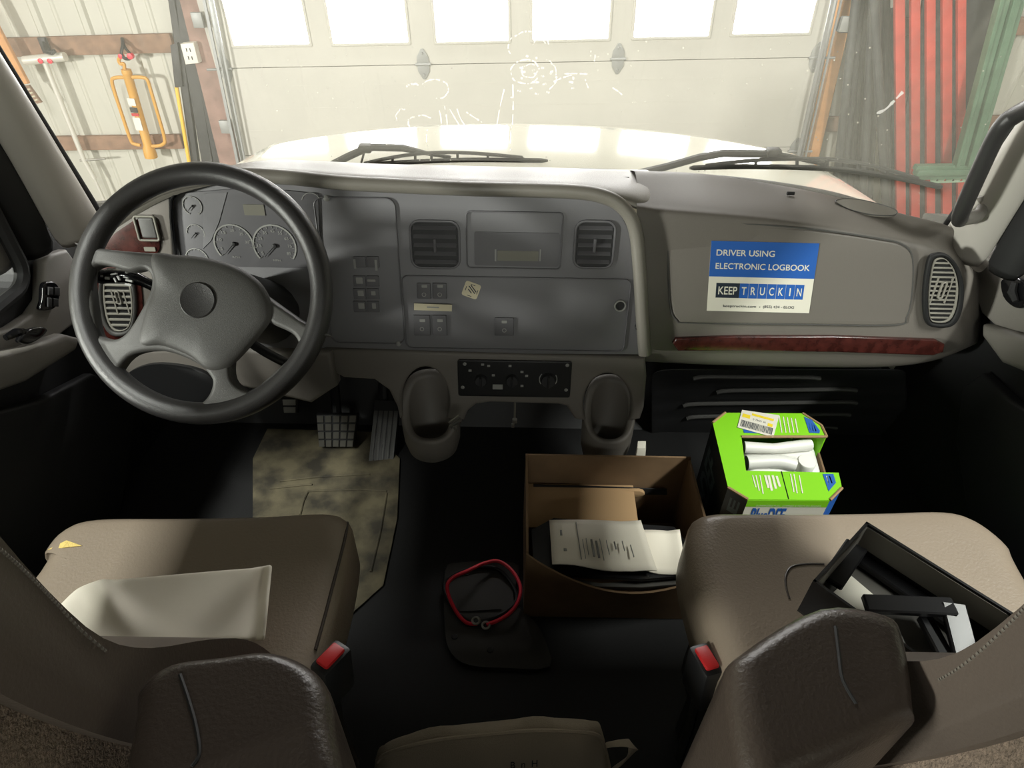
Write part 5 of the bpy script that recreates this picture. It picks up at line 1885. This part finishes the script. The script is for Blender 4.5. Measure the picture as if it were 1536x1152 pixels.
# ---- contents
def slab(name, px, z, th, mats, label, cat, bev=0.002, wav=0.0, extra=None):
    pts = [P(a, b, z=z) for a, b in px]
    mb = MB(); mb.prism(pts, (0, 0, th), 0, bev, 1)
    if extra:
        extra(mb)
    o = mb.build(name, mats, None)
    return tag(o, label, cat)


slab('black_folder', [(797, 800), (830, 782), (1010, 795), (1030, 820), (1030, 868), (960, 874), (880, 868), (830, 868), (800, 848)], 0.150, 0.012, 'bag', 'black folder under the papers in the cardboard box', 'folder', 0.004)
slab('grey_pouch', [(800, 840), (830, 866), (900, 880), (1000, 872), (1032, 866), (1028, 880), (960, 886), (880, 884), (815, 868)], 0.128, 0.012, 'foil', 'thin grey pouch below the black folder near front of the box', 'pouch', 0.004)


def nb(mb):
    for k in range(12):
        p = P(lerp(882, 936, k / 11), lerp(788, 792, k / 11), z=0.178)
        mb.tube([p + V((0, -0.006, 0)), p + V((0, 0.0, 0.005)), p + V((0, 0.008, 0))], 0.0014, 5, 1)


slab('spiral_notebook', [(880, 786), (938, 786), (941, 800), (890, 800)], 0.168, 0.008, ['teal', 'metal'], 'teal spiral notebook peeking out behind the white papers in box', 'notebook', 0.001, extra=nb)


def paperstack(name, px, z, label, extra=None, mats=('paper', 'line')):
    q = [P(a, b, z=z) for a, b in px]
    nx = 14
    rows = []
    for j in range(9):
        v = j / 8
        rows.append([q[0].lerp(q[1], i / nx).lerp(q[3].lerp(q[2], i / nx), v) + V((0, 0, 0.008 * math.sin(2.6 * i / nx + 2 * v) + 0.004 * math.sin(9 * i / nx) * v + (0.010 * (i / nx - 0.8) / 0.2 if i / nx > 0.8 else 0))) for i in range(nx + 1)])
    mb = MB(); mb.grid(rows)
    if extra:
        extra(mb, q)
    return mb.build(name, list(mats), None, smooth=True, solid=0.004, solid_off=1)


def printing(mb, q):
    f = lambda u, v: q[0].lerp(q[1], u).lerp(q[3].lerp(q[2], u), v) + V((0, 0, 0.0165))
    for (u, v0, v1, w) in ((0.28, 0.1, 0.9, .006), (0.32, 0.5, 0.9, .004), (0.36, 0.45, 0.8, .004), (0.40, 0.5, 0.85, .02), (0.45, 0.5, 0.85, .02), (0.50, 0.45, 0.9, .004), (0.56, 0.5, 0.8, .004), (0.64, 0.5, 0.65, .012), (0.72, 0.5, 0.7, .006), (0.8, 0.55, 0.8, .006), (0.1, 0.3, 0.4, .02), (0.12, 0.7, 0.75, .03)):
        mb.faces([f(u, v0), f(u + w, v0), f(u + w, v1), f(u, v1)], [(0, 1, 2, 3)], 1)


tag(paperstack('crumpled_paper', [(935, 796), (1018, 800), (1030, 862), (935, 852)], 0.172, 'x', mats=('paper',)), 'crumpled white paper at right end of the cardboard box', 'paper')
tag(paperstack('printed_papers', [(824, 782), (960, 788), (985, 858), (828, 850)], 0.183, 'x', printing), 'printed white forms lying on the black folder in the box', 'papers')

# ================================================================== GREEN FLUID BOX
zt3 = 0.32
GPn = Plane((0, 0, zt3), (1, 0, 0), (0, 1, 0))
r = thing('fluid_box', P(1160, 700, z=0.0), 'lime green carton with cut corners holding a white fluid jug, by passenger seat', 'box')
g = lambda a, b: GPn.uv(a, b)
topo = [(1088, 619), (1200, 620), (1204, 620), (1232, 638), (1240, 655), (1112, 655), (1119, 706), (1258, 709), (1263, 732), (1245, 750), (1122, 749), (1092, 731), (1069, 634)]
tmb = MB(); tmb.plate([[g(a, b) for a, b in topo]], GPn, 0.004, 0, 0.0)
mb = tmb
e = 0.0006
def tq(pts, mi):
    tmb.prism([GPn.px(a, b, e) for a, b in pts], (0, 0, 0.0003), mi)
tq([(1206, 625), (1218, 630), (1230, 646), (1229, 650), (1214, 649)], 2)
tq([(1234, 711), (1250, 711), (1254, 724), (1243, 737)], 2)
tq([(1114, 642), (1132, 646), (1136, 650), (1116, 649)], 2)
for k in range(5):
    x = 1168 + k * 6
    tq([(x, 624 + k), (x + 1.6, 624 + k), (x + 5.6, 649), (x + 4, 649)], 1)
for k, (x, y0, y1) in enumerate(((1128, 713, 731), (1133, 713, 736), (1139, 713, 741), (1146, 713, 732), (1151, 713, 736), (1157, 713, 733), (1163, 714, 730), (1185, 711, 738), (1190, 711, 740), (1198, 713, 740))):
    w = 1.6 if k < 3 or k > 6 else 3.5
    tq([(x, y0), (x + w, y0), (x + w + 5, y1), (x + 5, y1)], 1)
for k in range(3):
    tq([(1212 + k * 4, 633 + k * 2), (1214 + k * 4, 633 + k * 2), (1217 + k * 4, 647), (1215 + k * 4, 647)], 1)
for k in range(2):
    tq([(1239 + k * 4, 714), (1241 + k * 4, 714), (1245 + k * 4, 729 - k * 4), (1243 + k * 4, 729 - k * 4)], 1)
top_ = tmb.build('top_flaps', ['green', 'white', 'blue'], r, smooth=False, merge=False)
mb = MB()
mb.tube([GPn.px(1172, 707, 0.0), GPn.px(1183, 749, 0.0)], 0.0012, 5)
mb.build('flap_joint', 'boxblack', top_)
# cut cardboard edges
mb = MB()
for a, b in (((1069, 634), (1088, 619)), ((1204, 620), (1232, 638)), ((1092, 731), (1122, 749)), ((1245, 750), (1263, 732)), ((1112, 655), (1240, 655)), ((1240, 655), (1232, 638))):
    A_, B_ = GPn.px(*a, 0.0), GPn.px(*b, 0.0)
    mb = MB(); mb.tube([A_, B_], 0.0032, 6)
    mb.build('cut_edge', 'cardedge', top_)
# side walls as panels
def side(name, a, b, mats, z0=0.002, z1=None):
    A_, B_ = GPn.px(*a, 0.0), GPn.px(*b, 0.0)
    z1 = z1 or zt3 - 0.002
    d = (B_ - A_).normalized()
    n = V((d.y, -d.x, 0)) * 0.004
    c_ = P(1160, 690, z=zt3)
    if (c_ - A_).dot(n) < 0:
        n = -n
    mb = MB(); mb.prism([V((A_.x, A_.y, z0)), V((B_.x, B_.y, z0)), V((B_.x, B_.y, z1)), V((A_.x, A_.y, z1))], n)
    return mb.build(name, mats, r, smooth=False), A_, B_, -n.normalized()


lw, A_, B_, n_ = side('left_panel', (1069, 634), (1092, 731), 'boxblack')
# big dim letters on the left panel
d_ = (B_ - A_)
def sidetext(s_, a0, a1, zlo, zhi, m_, par, A_, B_, n_, bold=0.03, up=False):
    mb = MB()
    o = A_.lerp(B_, a0) + n_ * 0.0008
    o = V((o.x, o.y, zlo))
    if up:
        mb.text(s_, V((o.x, o.y, zlo)) + (B_ - A_) * (a1 - a0), V((0, 0, zhi - zlo)), (A_ - B_) * (a1 - a0), 0, bold)
    else:
        mb.text(s_, o, (B_ - A_) * (a1 - a0), V((0, 0, zhi - zlo)), 0, bold)
    return mb.build('lettering', m_, par, smooth=False)


M['dimletter'] = mat('dim_grey_print', rgb(88, 104, 104), 0.35)
sidetext('BlueDEF', 0.12, 0.62, 0.04, 0.27, 'dimletter', lw, A_, B_, n_, up=True)
lc_, A2, B2, n2 = side('corner_panel', (1092, 731), (1122, 749), 'boxblack')
sidetext('PURE', 0.25, 0.75, 0.10, 0.30, 'dimletter', lc_, A2, B2, n2, up=True)
fw_, A3, B3, n3 = side('front_panel', (1122, 749), (1245, 750), 'white')
mb = MB(); mb.prism([V((A3.x, A3.y, zt3 - 0.022)), V((B3.x, B3.y, zt3 - 0.022)), V((B3.x, B3.y, zt3 - 0.002)), V((A3.x, A3.y, zt3 - 0.002))], n3 * 0.0006); part(mb.build('green_band', 'green', fw_, smooth=False), 'lime green band')
sidetext('GUARANTEED PURE · LICENSED & MEETS ALL BRANDS', 0.12, 0.92, zt3 - 0.020, zt3 - 0.0155, 'white', fw_, A3 + n3 * 0.0005, B3 + n3 * 0.0005, n3, 0.0)
sidetext('BlueDEF', 0.10, 0.52, zt3 - 0.075, zt3 - 0.026, 'blue', fw_, A3, B3, n3, 0.03)
side('corner_panel', (1245, 750), (1263, 732), 'blue')
side('right_panel', (1263, 732), (1258, 709), 'blue')
rp_, A4, B4, n4 = side('right_panel', (1258, 709), (1240, 655), 'card', z1=zt3 - 0.05)
side('corner_panel', (1240, 655), (1204, 620), 'green')
side('back_panel', (1088, 619), (1204, 620), 'green')
side('corner_panel', (1069, 634), (1088, 619), 'boxblack')
# price label
mb = MB()
L0, L1, L2, L3 = (GPn.px(a, b, 0.0016) for a, b in ((1106, 641), (1160, 656), (1169, 623), (1113, 615)))
mb.prism([L0, L1, L2, L3], (0, 0, 0.0004), 0)
LU, LV = L1 - L0, L3 - L0
f0 = lambda a, b: L0 + LU * a + LV * b + V((0, 0, 0.0006))
x = 0.06
rnd = random.Random(3)
while x < 0.93:
    w = rnd.choice((0.008, 0.012, 0.02))
    mb.quad(f0(x, 0.10), LU * w, LV * 0.36, 1, 0.0002)
    x += w + rnd.choice((0.010, 0.016))
mb.quad(f0(0.05, 0.62), LU * 0.22, LV * 0.2, 2, 0.0002)
mb.quad(f0(0.30, 0.84), LU * 0.62, LV * 0.12, 2, 0.0002)
mb.quad(f0(0.78, 0.50), LU * 0.14, LV * 0.16, 2, 0.0002)
mb.text('0 78421 46', f0(0.36, 0.60), LU * 0.36, LV * 0.10, 1)
part(mb.build('price_label', ['white', 'navy', 'yellow'], r, smooth=False), 'white price label with bar code and yellow marks')
# jug inside
jz = zt3 - 0.035
jc = [P(a, b, z=jz) for a, b in ((1108, 662), (1222, 661), (1236, 710), (1122, 710))]
j = tag(MB().hexa([V((p.x, p.y, 0.01)) for p in jc] + jc, 0, 0.02, 4).build('fluid_jug', 'jug', None), 'white plastic fluid jug with round cap inside the green carton', 'jug')
mb = MB(); mb.tube([P(1116, 671, z=jz + 0.012), P(1160, 673, z=jz + 0.014), P(1215, 667, z=jz + 0.012)], [0.014, 0.012, 0.014], 12); mb.build('spout_tube', 'jug', j)
mb = MB(); mb.tube(cr([P(1120, 694, z=jz + 0.006), P(1165, 692, z=jz + 0.010), P(1192, 698, z=jz + 0.006)], 4), 0.016, 12); mb.build('jug_handle', 'jug', j)
c = P(1210, 693, z=jz + 0.02)
mb = MB(); mb.lathe([(0.020, -0.03), (0.020, 0.0), (0.018, 0.003), (0, 0.0035)], c, (0.0, -0.1, 1), 24); mb.build('jug_cap', 'capw', j)

# scrap of paper behind the box, tote bag
tag(MB().prism([P(a, b, y=1.10) for a, b in ((952, 692), (956, 672), (968, 672), (968, 684), (958, 694))], (0.004, 0.02, 0.004), 0, 0.001, 1).build('paper_scrap', 'white', None), 'white scrap of paper sticking up behind the cardboard box', 'paper')

ty = 0.46
r = thing('canvas_tote', (-0.03, ty - 0.02, 0.0), 'pale canvas tote bag standing on the floor between the seats', 'bag')
topl = [(563, 1140), (572, 1120), (600, 1106), (660, 1092), (740, 1083), (800, 1078), (860, 1079), (893, 1084), (904, 1098), (912, 1130), (918, 1160)]
T_ = cr([P(a, b, y=ty) for a, b in topl], 4)
mb = MB()
rows = []
n = len(T_)
for dz, dy in ((0.0, 0.0), (-0.004, -0.014), (-0.03, -0.026), (-0.09, -0.040), (-0.3, -0.05)):
    rows.append([V((p.x * (1 + 0.1 * abs(dz)), p.y + dy + 0.004 * math.sin(i * 0.7), max(0.002, p.z + dz))) for i, p in enumerate(T_)])
brow = []
for dz, dy in ((-0.3, 0.02), (-0.09, 0.015), (-0.02, 0.01)):
    brow.append([V((p.x, p.y + dy, max(0.002, p.z + dz))) for i, p in enumerate(T_)])
mb.grid(brow + rows)
lh = [mb.hit(a, b, 0.0012) for a, b in ((766, 1153), (806, 1150), (766, 1143))]
mb.build('bag_body', 'canvas', r, angle=80)
mb = MB(); mb.tube([p + V((0, -0.016, -0.006)) for p in T_[3:-2]], 0.0035, 6); mb.build('hem', 'canvas', r)
mb = MB()
st_ = cr([P(908, 1118, y=ty - 0.01), P(925, 1115, y=ty - 0.015), P(944, 1115, y=ty - 0.02), P(950, 1124, y=ty - 0.02), P(938, 1140, y=ty - 0.02), P(918, 1155, y=ty - 0.02)], 5)
mb.tube(st_, 0.008, 8, flat=0.25, ref=(0, 0.3, 1)); mb.build('strap', 'canvas', r)
mb = MB()
if all(lh):
    mb.text('B  n  H', lh[0], lh[1] - lh[0], lh[2] - lh[0], 0)
mb.build('lettering', 'navy', r, smooth=False)
